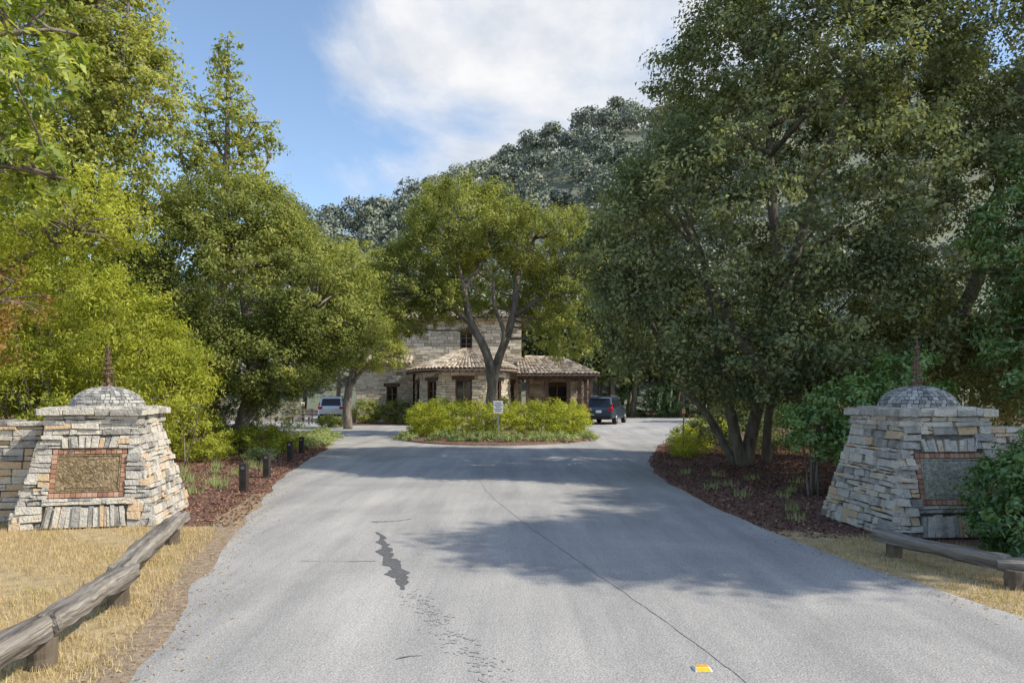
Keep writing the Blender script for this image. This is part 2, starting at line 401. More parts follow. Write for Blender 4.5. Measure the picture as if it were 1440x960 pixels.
ribbon(g, [(-1.6, 24), (-0.95, 18), (-0.55, 13), (0.1, 9.5), (0.75, 6.8), (1.15, 5.2), (1.4, 4.0), (1.6, 2.5)], [0.010] * 5, 0.012, wob=0.9, sub=24, wander=.03)
for k in range(260):
    t = random.random(); x = -0.88 + t * 1.0 + random.gauss(0, .07); y = 5.9 - t * 2.3 + random.gauss(0, .07)
    a = random.uniform(0, 6.28); l = random.uniform(.012, .05)
    ribbon(g, [(x, y), (x + math.cos(a) * l * .5, y + math.sin(a) * l * .5), (x + math.cos(a) * l, y + math.sin(a) * l)], [0.004, random.uniform(.008, .022), 0.004], 0.0115 + (k % 40) * .00002, wob=0.9, sub=3)
g.obj('road_seam', M['stain'])

grassL = [(-1.9, 1.5), (-2.42, 4.0), (-3.15, 6.6), (-3.75, 8.75), (-4.6, 9.0), (-6.8, 9.2), (-12, 10), (-14, 4), (-10, -2), (-1.9, -2)]
sheet('dry_lawn', grassL, 0.004, M['drygrass'], jit=0.3)
grassR = [(3.2, 8.4), (3.8, 5.2), (5.2, 2.4), (7.6, -0.5), (12, 1), (11, 6), (8.0, 7.0), (5.5, 7.6), (4.4, 8.3)]
sheet('dry_lawn', grassR, 0.004, M['drygrass'], jit=0.3)
sheet('sandy_verge', [(-1.2, 0), (-2.1, 4.06), (-2.9, 6.7), (-3.45, 9), (-4.1, 11.7), (-4.5, 11.7), (-4.0, 9), (-3.35, 6.7), (-2.72, 4.4), (-2.2, 0)], 0.006, M['gravel'], jit=0.2)
e = empty('traffic_island')
icx, icy = -0.62, 29.6
def isl(a, k=1.0): return (icx + math.cos(a) * 4.25 * k, icy + math.sin(a) * 5.9 * k)
g = Geo()
NA = 72
prof = [(1.0, 0.0), (0.995, 0.05), (0.97, 0.08), (0.85, 0.13), (0.5, 0.22), (0.0, 0.26)]
rings = [[(*isl(2 * math.pi * k / NA, q), z) for k in range(NA)] for q, z in prof]
g.loft(rings); g.obj('bed', M['soil'], e)

def blades(name, sampler, n, h, w, mat, lean=0.5, parent=None, tb=0.5, tsd=0.22, z0=0.004):
    P = sampler(n); n = len(P)
    a = R.random(n) * 2 * math.pi
    hh = h * R.uniform(0.4, 1.3, n); ln = lean * R.random(n)
    b_ = R.random(n) * 2 * math.pi
    s_ = np.stack([np.cos(a), np.sin(a), np.zeros(n)], 1) * (w * 0.5)
    ld = np.stack([np.cos(b_) * ln, np.sin(b_) * ln, np.sqrt(1 - np.minimum(ln, .98) ** 2)], 1) * hh[:, None]
    base = np.concatenate([P, np.full((n, 1), z0)], 1)
    V = np.empty((n, 4, 3)); V[:, 0] = base - s_; V[:, 1] = base + s_; V[:, 2] = base + ld + s_ * .2; V[:, 3] = base + ld * 0.98 - s_ * .2
    t = np.clip(R.normal(tb, tsd, n), 0, 1)
    return mesh_obj(name, V.reshape(-1, 3), np.arange(n * 4).reshape(n, 4), M[mat], parent, t)

def in_poly(P, poly):
    poly = np.array(poly); x, y = P[:, 0], P[:, 1]; ins = np.zeros(len(P), bool); j = len(poly) - 1
    for i in range(len(poly)):
        xi, yi = poly[i]; xj, yj = poly[j]
        cnd = ((yi > y) != (yj > y)) & (x < (xj - xi) * (y - yi) / (yj - yi + 1e-12) + xi)
        ins ^= cnd; j = i
    return ins
def patchy(P, sc, th):
    v_ = np.sin(P[:, 0] * sc + np.sin(P[:, 1] * sc * 1.3) * 1.5) + np.sin(P[:, 1] * sc * 1.1 + 2 + np.sin(P[:, 0] * sc * .8)) + R.normal(0, .5, len(P))
    return v_ > th
def samp(poly, bbox, sc=2.0, th=-9, avoid=None):
    def f(n):
        P = np.stack([R.uniform(bbox[0], bbox[1], n), R.uniform(bbox[2], bbox[3], n)], 1)
        k = in_poly(P, poly) & patchy(P, sc, th)
        if avoid is not None: k &= ~in_poly(P, avoid)
        return P[k]
    return f
road_poly = [(p[0], p[1]) for p in catmull([(a, b_, 0) for a, b_ in road_out], 6, True)]
blades('dry_grass', samp(grassL, (-9, -1.9, 3, 10), 3, -1.3, road_poly), 130000, 0.05, 0.005, 'straw', 0.95)
blades('dry_grass', samp(grassR, (3, 10, 3, 8.6), 3, -1.3, road_poly), 70000, 0.05, 0.005, 'straw', 0.95)
verge = [(-2.3, 4), (-3.1, 6.8), (-3.6, 9), (-4.2, 11.5), (-4.6, 11.5), (-4.2, 9), (-3.6, 6.8), (-2.95, 4)]
blades('verge_grass', samp(verge, (-5, -2, 3.5, 12), 4, 0.3, road_poly), 14000, 0.05, 0.006, 'straw', 0.9, tb=.4)
blades('green_weeds', samp(verge, (-5, -2, 3.5, 12), 5, 1.75, road_poly), 16000, 0.04, 0.008, 'bright', 0.9)
blades('green_weeds', samp(grassL, (-6, -2, 3.5, 9), 4, 1.9, road_poly), 14000, 0.04, 0.008, 'bright', 0.9)
blades('green_weeds', samp(grassR, (3, 6, 5, 8.6), 5, 1.8, road_poly), 9000, 0.04, 0.008, 'bright', 0.9)

def chips(name, poly, bbox, n, size, avoid=road_poly):
    P = samp(poly, bbox, avoid=avoid)(n); n = len(P)
    C = np.concatenate([P, R.uniform(0.008, 0.03, (n, 1))], 1)
    N_ = R.normal(size=(n, 3)) * 0.5; N_[:, 2] += 1
    L = size * R.uniform(0.4, 1.5, n)
    V, F = leaf_arrays(C, N_, L, L * 0.4)
    mesh_obj(name, V, F, M['chip'], None, np.clip(R.normal(0.45, 0.25, n), 0, 1))
bedL = [(-3.6, 8.9), (-4.3, 12), (-5.0, 14.8), (-6.0, 22), (-7.5, 26.8), (-12, 33), (-20, 30), (-12, 12), (-4.9, 9.0)]
bedR = [(3.2, 8.3), (3.1, 12.4), (3.4, 16.8), (4.4, 21), (8, 31), (14, 28), (14, 9), (6.3, 8.2), (4.4, 8.0)]
chips('mulch', bedL, (-12, -3.5, 8.9, 30), 60000, 0.055)
chips('mulch', bedR, (3, 12, 8, 26), 60000, 0.055)
def litter(n):
    ro = np.array(road_poly)
    k = R.integers(0, len(ro) - 1, n); t = R.random(n)[:, None]
    return ro[k] * (1 - t) + ro[(k + 1)] * t + R.normal(0, 0.16, (n, 2))
P = litter(9000); P = P[(P[:, 1] > 3) & (P[:, 1] < 40)]
V, F = leaf_arrays(np.concatenate([P, np.full((len(P), 1), 0.016)], 1), np.tile([[0, 0, 1.]], (len(P), 1)) + R.normal(0, .2, (len(P), 3)), 0.035 * R.uniform(.5, 1.3, len(P)), 0.015 * R.uniform(.5, 1.3, len(P)))
mesh_obj('leaf_litter', V, F, M['straw'], None, np.clip(R.normal(0.3, 0.2, len(P)), 0, 1))

# ------------------------------------------------------------ stone masonry
def masonry(g, o, u, vdir, n, H, wfun, ch, sl, openings=(), prot=(0.0, 0.03), gap=0.006, jit=0.004, tfun=None, depth=0.05):
    o, u, vdir, n = map(lambda a: np.array(a, float), (o, u, vdir, n))
    h = 0.0
    while h < H - 0.01:
        c = min(random.uniform(*ch), H - h)
        if H - h - c < ch[0] * 0.5: c = H - h
        x0, x1 = wfun(h + c * 0.5)
        iv = [(x0, x1)]
        for a, b_, h0, h1 in openings:
            if h + c > h0 + 0.01 and h < h1 - 0.01:
                nv = []
                for p, q in iv:
                    if b_ <= p or a >= q: nv.append((p, q)); continue
                    if a > p: nv.append((p, a))
                    if b_ < q: nv.append((b_, q))
                iv = nv
        for p, q in iv:
            x = p
            while x < q - 0.005:
                l = min(random.uniform(*sl), q - x)
                if q - x - l < sl[0] * 0.5: l = q - x
                d = random.uniform(*prot)
                sub = 2 if (c > ch[0] * 1.5 and l < sl[0] * 2.2 and random.random() < 0.35) else 1
                for sI in range(sub):
                    a0, a1 = x + gap / 2, x + l - gap / 2
                    b0, b1 = h + c * sI / sub + gap / 2, h + c * (sI + 1) / sub - gap / 2
                    J = lambda: random.uniform(-jit, jit)
                    quad = [o + u * (a + J()) + vdir * (b_ + J()) for a, b_ in ((a0, b0), (a1, b0), (a1, b1), (a0, b1))]
                    g.quadbox(quad, n, -depth, d + random.uniform(-.004, .004), tfun() if tfun else random.random())
                x += l
        h += c

def stone_tint():
    r = random.random()
    if r < 0.24: return random.uniform(0.12, 0.35)
    if r < 0.76: return random.uniform(0.38, 0.66)
    return random.uniform(0.68, 0.92)

def pillar(loc, rot, plaque_mat):
    e = empty('stone_gate_pillar', loc, rot)
    hb, ht, H = 0.85, 0.53, 1.34
    sl = math.atan2(hb - ht, H); Hs = math.hypot(hb - ht, H)
    g = Geo()
    core = Geo()
    core.loft([[(-hb + .02, -hb + .02, 0), (hb - .02, -hb + .02, 0), (hb - .02, hb - .02, 0), (-hb + .02, hb - .02, 0)],
               [(-ht + .02, -ht + .02, H), (ht - .02, -ht + .02, H), (ht - .02, ht - .02, H), (-ht + .02, ht - .02, H)]])
    core.obj('core', M['mortar'], e)
    for k in range(4):
        a = k * math.pi / 2
        u = np.array([math.cos(a), math.sin(a), 0]); n0 = np.array([math.sin(a), -math.cos(a), 0])
        vd = -n0 * math.sin(sl) + np.array([0, 0, math.cos(sl)]); n = n0 * math.cos(sl) + np.array([0, 0, math.sin(sl)])
        ops = []
        if k == 0: ops = [(-0.50, 0.50, 0.02, 0.30), (-0.45, 0.45, 0.40, 1.04), (-0.34, 0.34, 1.045, 1.22)]
        wf = lambda h: (-(hb + (ht - hb) * h / Hs) - 0.015, (hb + (ht - hb) * h / Hs) + 0.015)
        masonry(g, n0 * hb, u, vd, n, Hs, wf, (0.04, 0.12), (0.07, 0.36), ops, (0.0, 0.055), 0.009, 0.011, stone_tint)
        if k == 0:
            def uprights(x0, x1, h0, h1, fan):
                x = x0
                while x < x1 - .01:
                    w_ = min(random.uniform(0.04, 0.10), x1 - x)
                    top = h1 + random.uniform(-.03, .0); ln = fan * (x + w_ / 2) / x1 * random.uniform(.5, 1.1)
                    quad = [n0 * hb + u * xx + vd * hh for xx, hh in ((x + .004, h0), (x + w_ - .004, h0), (x + w_ - .004 + ln, top), (x + .004 + ln, top))]
                    g.quadbox(quad, n, -0.05, random.uniform(0.01, 0.07), stone_tint()); x += w_
            uprights(-.5, .5, .02, .295, -.05)
            uprights(-.33, .33, 1.05, 1.215, .05)
            masonry(g, n0 * hb + vd * 0.305, u, vd, n, 0.09, lambda h: (-0.5, 0.5), (0.04, 0.05), (0.2, 0.5), (), (0.02, 0.06), 0.008, 0.005, stone_tint)
            bg = Geo()
            def fr(x0, x1, h0, h1, vert=False):
                cnt = max(1, round((h1 - h0 if vert else x1 - x0) / 0.062))
                for i in range(cnt):
                    if vert: a0, a1, b0, b1 = x0, x1, h0 + (h1 - h0) * i / cnt + .003, h0 + (h1 - h0) * (i + 1) / cnt - .003
                    else: a0, a1, b0, b1 = x0 + (x1 - x0) * i / cnt + .003, x0 + (x1 - x0) * (i + 1) / cnt - .003, h0, h1
                    quad = [n0 * hb + u * p + vd * q for p, q in ((a0, b0), (a1, b0), (a1, b1), (a0, b1))]
                    bg.quadbox(quad, n, -0.04, 0.012 + random.uniform(-.003, .003), random.random())
            fr(-0.445, 0.445, 0.405, 0.465); fr(-0.445, 0.445, 0.975, 1.035)
            fr(-0.445, -0.385, 0.47, 0.97, True); fr(0.385, 0.445, 0.47, 0.97, True)
            bg.obj('brick_frame', M['brick'], e, bevel=0.003)
            pg = Geo()
            Q = lambda a0, a1, b0, b1: [n0 * hb + u * p + vd * q for p, q in ((a0, b0), (a1, b0), (a1, b1), (a0, b1))]
            pg.quadbox(Q(-0.38, 0.38, 0.475, 0.965), n, -0.03, -0.004)
            for q in ((-0.38, 0.38, 0.475, 0.49), (-0.38, 0.38, 0.95, 0.965), (-0.38, -0.365, 0.4905, 0.9495), (0.365, 0.38, 0.4905, 0.9495)):
                pg.quadbox(Q(*q), n, -0.0035, 0.010)
            for i in range(48):
                cx_, cy_ = random.uniform(-.32, .32), random.uniform(.60, .92); a_ = random.uniform(0, 6.28); pts = []
                for j in range(7):
                    pts.append(n0 * hb + u * cx_ + vd * cy_ - n * 0.001)
                    a_ += random.uniform(-.8, .8); cx_ = min(max(cx_ + math.cos(a_) * .03, -.35), .35); cy_ = min(max(cy_ + math.sin(a_) * .025, .57), .94)
                pg.tube(pts, [0.008, 0.004], sides=5, sub=3)
            for row in range(2):
                x = -0.31 + row * .05
                while x < 0.31 - row * .05:
                    w_ = random.uniform(.012, .03); pg.quadbox(Q(x, x + w_, .50 + row * .03, .518 + row * .03), n, -0.003, 0.006); x += w_ + .008
            pg.obj('plaque', M[plaque_mat], e)
    for z0, hh, hw in ((1.335, 0.065, 0.585), (1.40, 0.055, 0.56), (1.455, 0.09, 0.635)):
        for k in range(4):
            a = k * math.pi / 2
            u = np.array([math.cos(a), math.sin(a), 0]); n0 = np.array([math.sin(a), -math.cos(a), 0])
            masonry(g, n0 * hw + np.array([0, 0, z0]), u, (0, 0, 1), n0, hh, lambda h: (-hw, hw), (hh * .9, hh), (0.12, 0.40), (), (-0.03, 0.03), 0.008, 0.010,
                    lambda: random.uniform(0.2, 0.68), depth=0.2)
    g.box((0, 0, 1.49), (1.08, 1.08, 0.07), 0.4)
    for i in range(5):
        for j in range(5):
            x, y = (i - 2) * .243, (j - 2) * .243
            g.box((x, y, 1.555 - 0.012 * (x * x + y * y) * 3), (.236, .236, .05 + random.uniform(-.01, .02)), random.uniform(.25, .6), random.uniform(-.05, .05), 0.01)
    g.obj('stones', M['stone'], e, bevel=0.008)
    d = Geo(); RD, HD, z0 = 0.46, 0.28, 1.565
    core = Geo(); core.loft([[(math.cos(2 * math.pi * k / 24) * RD * math.cos(t) * .97, math.sin(2 * math.pi * k / 24) * RD * math.cos(t) * .97, z0 + HD * math.sin(t) * .97) for k in range(24)] for t in np.linspace(0, 1.5, 10)])
    core.obj('dome_core', M['mortar'], e, smooth=True)
    nr = 9
    for i in range(nr):
        t0, t1 = (math.pi / 2) * i / nr, (math.pi / 2) * (i + 1) / nr
        cnt = max(5, int(2 * math.pi * RD * math.cos(t0) / 0.065)); ph = random.random()
        cuts = sorted((k + random.uniform(-.22, .22)) for k in range(cnt))
        for k in range(cnt):
            k1 = cuts[k]; k2 = cuts[k + 1] if k < cnt - 1 else cuts[0] + cnt
            a0, a1 = 2 * math.pi * (k1 + ph + .05) / cnt, 2 * math.pi * (k2 + ph - .05) / cnt
            f = lambda a, t, s_: np.array([math.cos(a) * RD * math.cos(t) * s_, math.sin(a) * RD * math.cos(t) * s_, z0 + HD * math.sin(t) * s_])
            tt0 = t0 + .01 + random.uniform(-.015, .015); tt1 = min(t1 - .01 + random.uniform(-.015, .015), 1.55)
            S_ = lambda: 1.0 + random.uniform(0, .035)
            lo = [f(a0, tt0, .95), f(a1, tt0, .95), f(a1, tt1, .95), f(a0, tt1, .95)]; hi = [f(a0, tt0, S_()), f(a1, tt0, S_()), f(a1, tt1, S_()), f(a0, tt1, S_())]
            d.add(lo + hi, [(3, 2, 1, 0), (4, 5, 6, 7), (0, 1, 5, 4), (1, 2, 6, 5), (2, 3, 7, 6), (3, 0, 4, 7)], random.random())
    d.obj('dome', M['domestone'], e, bevel=0.008)
    fg = Geo(); zt = 1.84
    fg.tube([(0, 0, zt - .03), (0, 0, zt + .35), (0, 0, zt + .66)], [0.018, 0.013, 0.004], sides=6)
    fg.tube([(0, 0, zt - .01), (0, 0, zt + .02), (0, 0, zt + .05)], [0.075, 0.06, 0.02], sides=12, sub=2)
    pts = []
    for i in range(60):
        t = i / 59; a = t * 2 * math.pi * 6; r_ = 0.062 * (1 - t) ** .7 + .008
        pts.append((math.cos(a) * r_, math.sin(a) * r_, zt + .13 + t * .42))
    fg.tube(pts, [0.010, 0.006], sides=5, sub=2)
    for k in range(4):
        a = k * math.pi / 2 + .3; pts = []
        for i in range(14):
            t = i / 13; th = t * 4.4; r_ = 0.055 * (1 - t * .7)
            rr = 0.065 + r_ * math.cos(th + 2.6); zz = zt + .08 + r_ * math.sin(th + 2.6)
            pts.append((math.cos(a) * rr, math.sin(a) * rr, zz))
        fg.tube(pts, [0.014, 0.008], sides=5, sub=2)
    for k in range(5):
        zz = zt + .17 + k * .08; r_ = .075 - .011 * k
        for q in range(4):
            a = q * math.pi / 2 + k * .5
            fg.tube([(0, 0, zz), (math.cos(a) * r_ * .8, math.sin(a) * r_ * .8, zz + .01), (math.cos(a) * r_, math.sin(a) * r_, zz + .045)], [.010, .008, .003], sides=5, sub=3)
    fg.obj('finial', M['rust'], e, smooth=True)
    return e

pillar((-5.70, 9.63, 0), math.radians(12), 'bronze')
pillar((5.35, 9.02, 0), math.radians(3), 'verdigris')

def stone_wall(p0, p1, h, th, name='stone_wall', mat='stone', ch=(0.05, 0.11), sl=(0.1, 0.36), bevel=0.006):
    e = empty(name, (0, 0, 0)); p0 = np.array([*p0, 0.]); p1 = np.array([*p1, 0.]); L = np.linalg.norm(p1 - p0); u = (p1 - p0) / L; n = np.array([u[1], -u[0], 0])
    g = Geo(); c = (p0 + p1) / 2
    for s_ in (1, -1):
        masonry(g, c + n * s_ * th / 2, u * s_, (0, 0, 1), n * s_, h, lambda h_: (-L / 2, L / 2), ch, sl, (), (-.005, .035), .009, .008, stone_tint)
    x = -L / 2
    while x < L / 2 - .02:
        w_ = min(random.uniform(.25, .5), L / 2 - x); g.quadbox([c + u * (x + .005) - n * (th / 2 + .03), c + u * (x + w_ - .005) - n * (th / 2 + .03), c + u * (x + w_ - .005) + n * (th / 2 + .03), c + u * (x + .005) + n * (th / 2 + .03)],
            (0, 0, 1), h + 0.003, h + .06 + random.uniform(-.01, .02), stone_tint()); x += w_
    g.obj('stones', M[mat], e, bevel=bevel)
    k = Geo(); k.quadbox([c - u * (L / 2 - .02) - n * (th / 2 - .02), c + u * (L / 2 - .02) - n * (th / 2 - .02), c + u * (L / 2 - .02) + n * (th / 2 - .02), c - u * (L / 2 - .02) + n * (th / 2 - .02)], (0, 0, 1), 0, h - .01)
    k.obj('core', M['mortar'], e)
stone_wall((-10.5, 8.9), (-6.48, 9.62), 1.30, 0.5)
stone_wall((6.05, 9.25), (9.5, 9.6), 1.22, 0.5)

# ------------------------------------------------------------ log rail fences
def log_beam(name, p0, p1, w, h, parent):
    p0, p1 = Vector(p0), Vector(p1); L = (p1 - p0).length; n = 40; rings = []
    pro = [(-1, -.55), (-.6, -1), (0, -.95), (.6, -1), (1, -.5), (.95, 0), (1, .5), (.65, 1), (.1, .9), (-.55, 1), (-1, .6), (-.93, .05)]
    sd = random.uniform(0, 99)
    for i in range(n + 1):
        x = L * i / n; sc = 0.9 if i in (0, n) else 1.0
        N1 = lambda k, a: noise.noise(Vector((x * k, a, sd)))
        rings.append([(x + (random.uniform(-.02, .02) if i in (0, n) else 0), a * w / 2 * sc + N1(1.7, a) * .03 + N1(7, a * 5 + b_) * .018,
                       b_ * h / 2 * sc + N1(1.7, b_ + 9) * .03 + N1(7, b_ * 5 + a * 3) * .018) for a, b_ in pro])
    g = Geo(); g.loft(rings); o = g.obj(name, M['wood'], parent)
    o.location = p0; o.rotation_euler = (p1 - p0).to_track_quat('X', 'Z').to_euler()
def post(name, x, y, h, w, parent, rot=0):
    g = Geo(); rings = []
    for i in range(7):
        z = -0.05 + (h + .05) * i / 6
        rings.append([(x + math.cos(2 * math.pi * k / 9 + rot) * w * (1 + random.uniform(-.08, .08)), y + math.sin(2 * math.pi * k / 9 + rot) * w * (1 + random.uniform(-.08, .08)), z) for k in range(9)])
    g.loft(rings); g.obj(name, M['postwood'], parent, bevel=0.006)
e = empty('log_rail_fence')
L = [(-2.80, 2.6, .24), (-2.98, 4.35, .25), (-3.22, 5.6, .25), (-3.95, 8.15, .27)]
for i in range(3):
    a, b_ = np.array(L[i]), np.array(L[i + 1]); d = (b_ - a) / np.linalg.norm(b_ - a)
    log_beam('rail_%d' % i, a - d * .06 + np.array([.05 * (i % 2), 0, .012 * i]), b_ + d * .10 + np.array([.05 * (i % 2), 0, 0]), .17, .15, e)
for i, (x, y, z) in enumerate(L): post('post_%d' % i, x + .02, y - (.05 if i < 3 else .25), .19, .085, e)
e = empty('log_rail_fence')
Rr = [(3.98, 7.35, .21), (4.45, 6.15, .19), (6.3, 4.9, .2)]
for i in range(2):
    a, b_ = np.array(Rr[i]), np.array(Rr[i + 1]); d = (b_ - a) / np.linalg.norm(b_ - a)
    log_beam('rail_%d' % i, a - d * .06, b_ + d * .10 + np.array([0, .12, .0]), .15, .13, e)
for i, (x, y, z) in enumerate(Rr): post('post_%d' % i, x + (.08 if i == 0 else 0), y - .1, .17, .08, e)

for x, y, h in ((-4.83, 12.3, .50), (-5.17, 14.4, .50), (-5.95, 18.3, .50), (-6.35, 20.6, .48)):
    e = empty('wooden_bollard', (x, y, 0))
    g = Geo(); w = .065
    g.loft([[(-w, -w, -.05), (w, -w, -.05), (w, w, -.05), (-w, w, -.05)], [(-w, -w, h), (w, -w, h), (w, w, h), (-w, w, h)], [(-w * .6, -w * .6, h + .02), (w * .6, -w * .6, h + .02), (w * .6, w * .6, h + .02), (-w * .6, w * .6, h + .02)]])
    g.obj('post', M['slate_post'], e, bevel=0.006)
    g = Geo(); g.box((0, -w - .003, h - .07), (.06, .004, .05)); g.obj('reflector', M['steel'], e)

e = empty('road_stud', (1.18, 4.25, 0.008), math.radians(4)); g = Geo()
g.loft([[(-.055, -.05, 0), (.055, -.05, 0), (.055, .05, 0), (-.055, .05, 0)], [(-.045, -.022, .02), (.045, -.022, .02), (.045, .022, .02), (-.045, .022, .02)]])
g.obj('housing', M['white'], e, bevel=.002)
g = Geo(); g.add([(-.045, -.0495, .003), (.045, -.0495, .003), (.04, -.026, .0205), (-.04, -.026, .0205)], [(0, 1, 2, 3)])
g.add([(-.04, -.02, .0215), (.04, -.02, .0215), (.04, .02, .0215), (-.04, .02, .0215)], [(0, 1, 2, 3)]); g.obj('lens', M['amber'], e)

e = empty('traffic_sign', (-0.50, 24.6, 0.08))
g = Geo(); g.box((0, .03, .62), (.05, .05, 1.24)); g.obj('post', M['steel'], e)
g = Geo(); g.box((0, 0, 1.26), (.34, .008, .44)); g.obj('panel', M['white'], e, bevel=.003)
g = Geo()
for i, (z, w_) in enumerate(((1.41, .22), (1.34, .26), (1.27, .18), (1.19, .26), (1.12, .2))):
    x = -w_ / 2
    while x < w_ / 2:
        g.box((x + .012, -.007, z), (.018, .004, .030)); x += .032
g.obj('lettering', M['ink'], e)
e = empty('marker_pole', (5.4, 21.5, 0)); g = Geo(); g.tube([(0, 0, 0), (0, 0, .8), (.01, 0, 1.35)], [.02, .02, .016], sides=8); g.obj('pole', M['rust'], e)
g = Geo(); g.box((0, -.025, 1.25), (.1, .006, .14)); g.obj('tag', M['brick'], e)

# ------------------------------------------------------------ building
e = empty('stone_house')
BS = Geo(); core = Geo(); tim = Geo(); gl = Geo(); til = Geo(); door = Geo()
def wall(p0, p1, z0, z1, ops=(), tri=None):
    p0 = np.array([*p0, 0.]); p1 = np.array([*p1, 0.]); Lw = np.linalg.norm(p1 - p0); u = (p1 - p0) / Lw; n = np.array([u[1], -u[0], 0]); c = (p0 + p1) / 2
    o2 = [(a - Lw / 2, b_ - Lw / 2, c0 - z0, c1 - z0) for a, b_, c0, c1 in ops]
    masonry(BS, c + np.array([0, 0, z0]), u, (0, 0, 1), n, z1 - z0, lambda h: (-Lw / 2, Lw / 2), (0.10, 0.24), (0.2, 0.65), o2, (0.0, 0.05), .02, .014, lambda: min(1, max(0, random.gauss(.55, .25))))
    xs = sorted({0, Lw, *[q for o in ops for q in o[:2]]})
    for a, b_ in zip(xs[:-1], xs[1:]):
        hits = [o for o in ops if o[0] <= a + 1e-6 and o[1] >= b_ - 1e-6]
        segs = [(z0, z1)] if not hits else [(z0, hits[0][2]), (hits[0][3], z1)]
        for s0, s1 in segs:
            if s1 - s0 < .01: continue
            core.quadbox([p0 + u * a + np.array([0, 0, s0]), p0 + u * b_ + np.array([0, 0, s0]), p0 + u * b_ + np.array([0, 0, s1]), p0 + u * a + np.array([0, 0, s1])], n, -.35, -.012)
    for a, b_, c0, c1 in ops:
        Q = lambda x0, x1, y0, y1: [p0 + u * x0 + np.array([0, 0, y0]), p0 + u * x1 + np.array([0, 0, y0]), p0 + u * x1 + np.array([0, 0, y1]), p0 + u * x0 + np.array([0, 0, y1])]
        gl.quadbox(Q(a, b_, c0, c1), n, -.22, -.2)
        f = .09
        tim.quadbox(Q(a, a + f, c0, c1), n, -.19, -.05); tim.quadbox(Q(b_ - f, b_, c0, c1), n, -.19, -.05)
        tim.quadbox(Q(a + f + .002, b_ - f - .002, c1 - f, c1), n, -.19, -.052); tim.quadbox(Q(a + f + .002, b_ - f - .002, c0, c0 + f), n, -.19, -.052)
        mid = (a + b_) / 2
        door.quadbox(Q(mid - .03, mid + .03, c0 + f + .002, c1 - f - .002), n, -.18, -.10)
        for q in (0.33, 0.66):
            zz = c0 + (c1 - c0) * q
            door.quadbox(Q(a + f + .002, mid - .032, zz - .02, zz + .02), n, -.18, -.12); door.quadbox(Q(mid + .032, b_ - f - .002, zz - .02, zz + .02), n, -.18, -.12)
        tim.quadbox(Q(a - .18, b_ + .18, c1 + .004, c1 + .22), n, -.1, .07)
        BS.quadbox(Q(a - .1, b_ + .1, c0 - .1, c0 - .004), n, -.1, .09, .8)

def roof(e0, e1, t0, t1, pitch=.26):
    e0, e1, t0, t1 = (np.array(q, float) for q in (e0, e1, t0, t1))
    n = np.cross(e1 - e0, (t0 + t1) / 2 - (e0 + e1) / 2); n /= np.linalg.norm(n)
    if n[2] < 0: n = -n
    W = max(np.linalg.norm(e1 - e0), np.linalg.norm(t1 - t0)); H = np.linalg.norm((t0 + t1) / 2 - (e0 + e1) / 2)
    nb = max(2, int(W / pitch)); rows = max(2, int(H / .42))
    til.quadbox([e0, e1, t1, t0], n, -.12, -.04, .3)
    for i in range(nb):
        for j in range(rows):
            t = random.random(); vs = []; ks = 5
            for q, lift in ((j / rows, .035), ((j + 1.06) / rows, 0.0)):
                q = min(q, 1.0)
                for k in range(ks):
                    a = math.pi * k / (ks - 1); s_ = (i + .5 + .5 * -math.cos(a) * .92) / nb
                    p = (e0 * (1 - s_) + e1 * s_) * (1 - q) + (t0 * (1 - s_) + t1 * s_) * q
                    wloc = (np.linalg.norm(e1 - e0) * (1 - q) + np.linalg.norm(t1 - t0) * q) / W
                    vs.append(p + n * (math.sin(a) * .10 * (0.3 + .7 * wloc) - .035 + lift + 0.004 * (j % 2)))
            til.add(vs, [(k, k + 1, ks + k + 1, ks + k) for k in range(ks - 1)], t)

bay = [(-6.6, 45.9), (-5.6, 42.9), (-4.3, 41.7), (-1.6, 41.7), (-0.4, 42.9), (0.4, 45.9)]
hE = 3.45
for i in range(5):
    p, q = bay[i], bay[i + 1]; Lw = math.dist(p, q)
    if i == 2: ops = [(.85, 1.85, .9, 2.75)]
    elif i in (1, 3): ops = [(.45, 1.3, .9, 2.7)]
    else: ops = [(1.1, 2.1, .9, 2.6)]
    wall(p, q, 0, hE, ops)
cx_, cy_ = -3.0, 46.6
def ext(p, k): return (cx_ + (p[0] - cx_) * k, cy_ + (p[1] - cy_) * k)
for i in range(5):
    a, b_ = ext(bay[i], 1.17), ext(bay[i + 1], 1.17); c0, c1 = ext(bay[i], .12), ext(bay[i + 1], .12)
    roof((*a, 3.42), (*b_, 3.42), (*c0, 5.0), (*c1, 5.0))
    for k in range(8):
        s_ = (k + .5) / 8; px_, py_ = a[0] * (1 - s_) + b_[0] * s_, a[1] * (1 - s_) + b_[1] * s_
        qx, qy = bay[i][0] * (1 - s_) + bay[i + 1][0] * s_, bay[i][1] * (1 - s_) + bay[i + 1][1] * s_
        tim.tube([(px_, py_, 3.22), (qx, qy, 3.40)], [.06, .06], sides=4, sub=1)
x0, x1 = -7.8, 0.6; TH = 7.0
wall((x0, 46.2), (x1, 46.2), 0, TH, [(4.3, 5.1, 4.9, 6.1)])
wall((x1, 46.2), (x1, 54), 0, TH); wall((x0, 54), (x0, 46.2), 0, TH); wall((x1, 54), (x0, 54), 0, TH)
o = .6
roof((x0 - o, 46.2 - o, TH), (x1 + o, 46.2 - o, TH), (x0 + 2.5, 50.1, TH + 1.3), (x1 - 2.5, 50.1, TH + 1.3), .3)
roof((x1 + o, 46.2 - o, TH), (x1 + o, 54 + o, TH), (x1 - 2.5, 50.1, TH + 1.3), (x1 - 2.5, 50.12, TH + 1.3), .3)
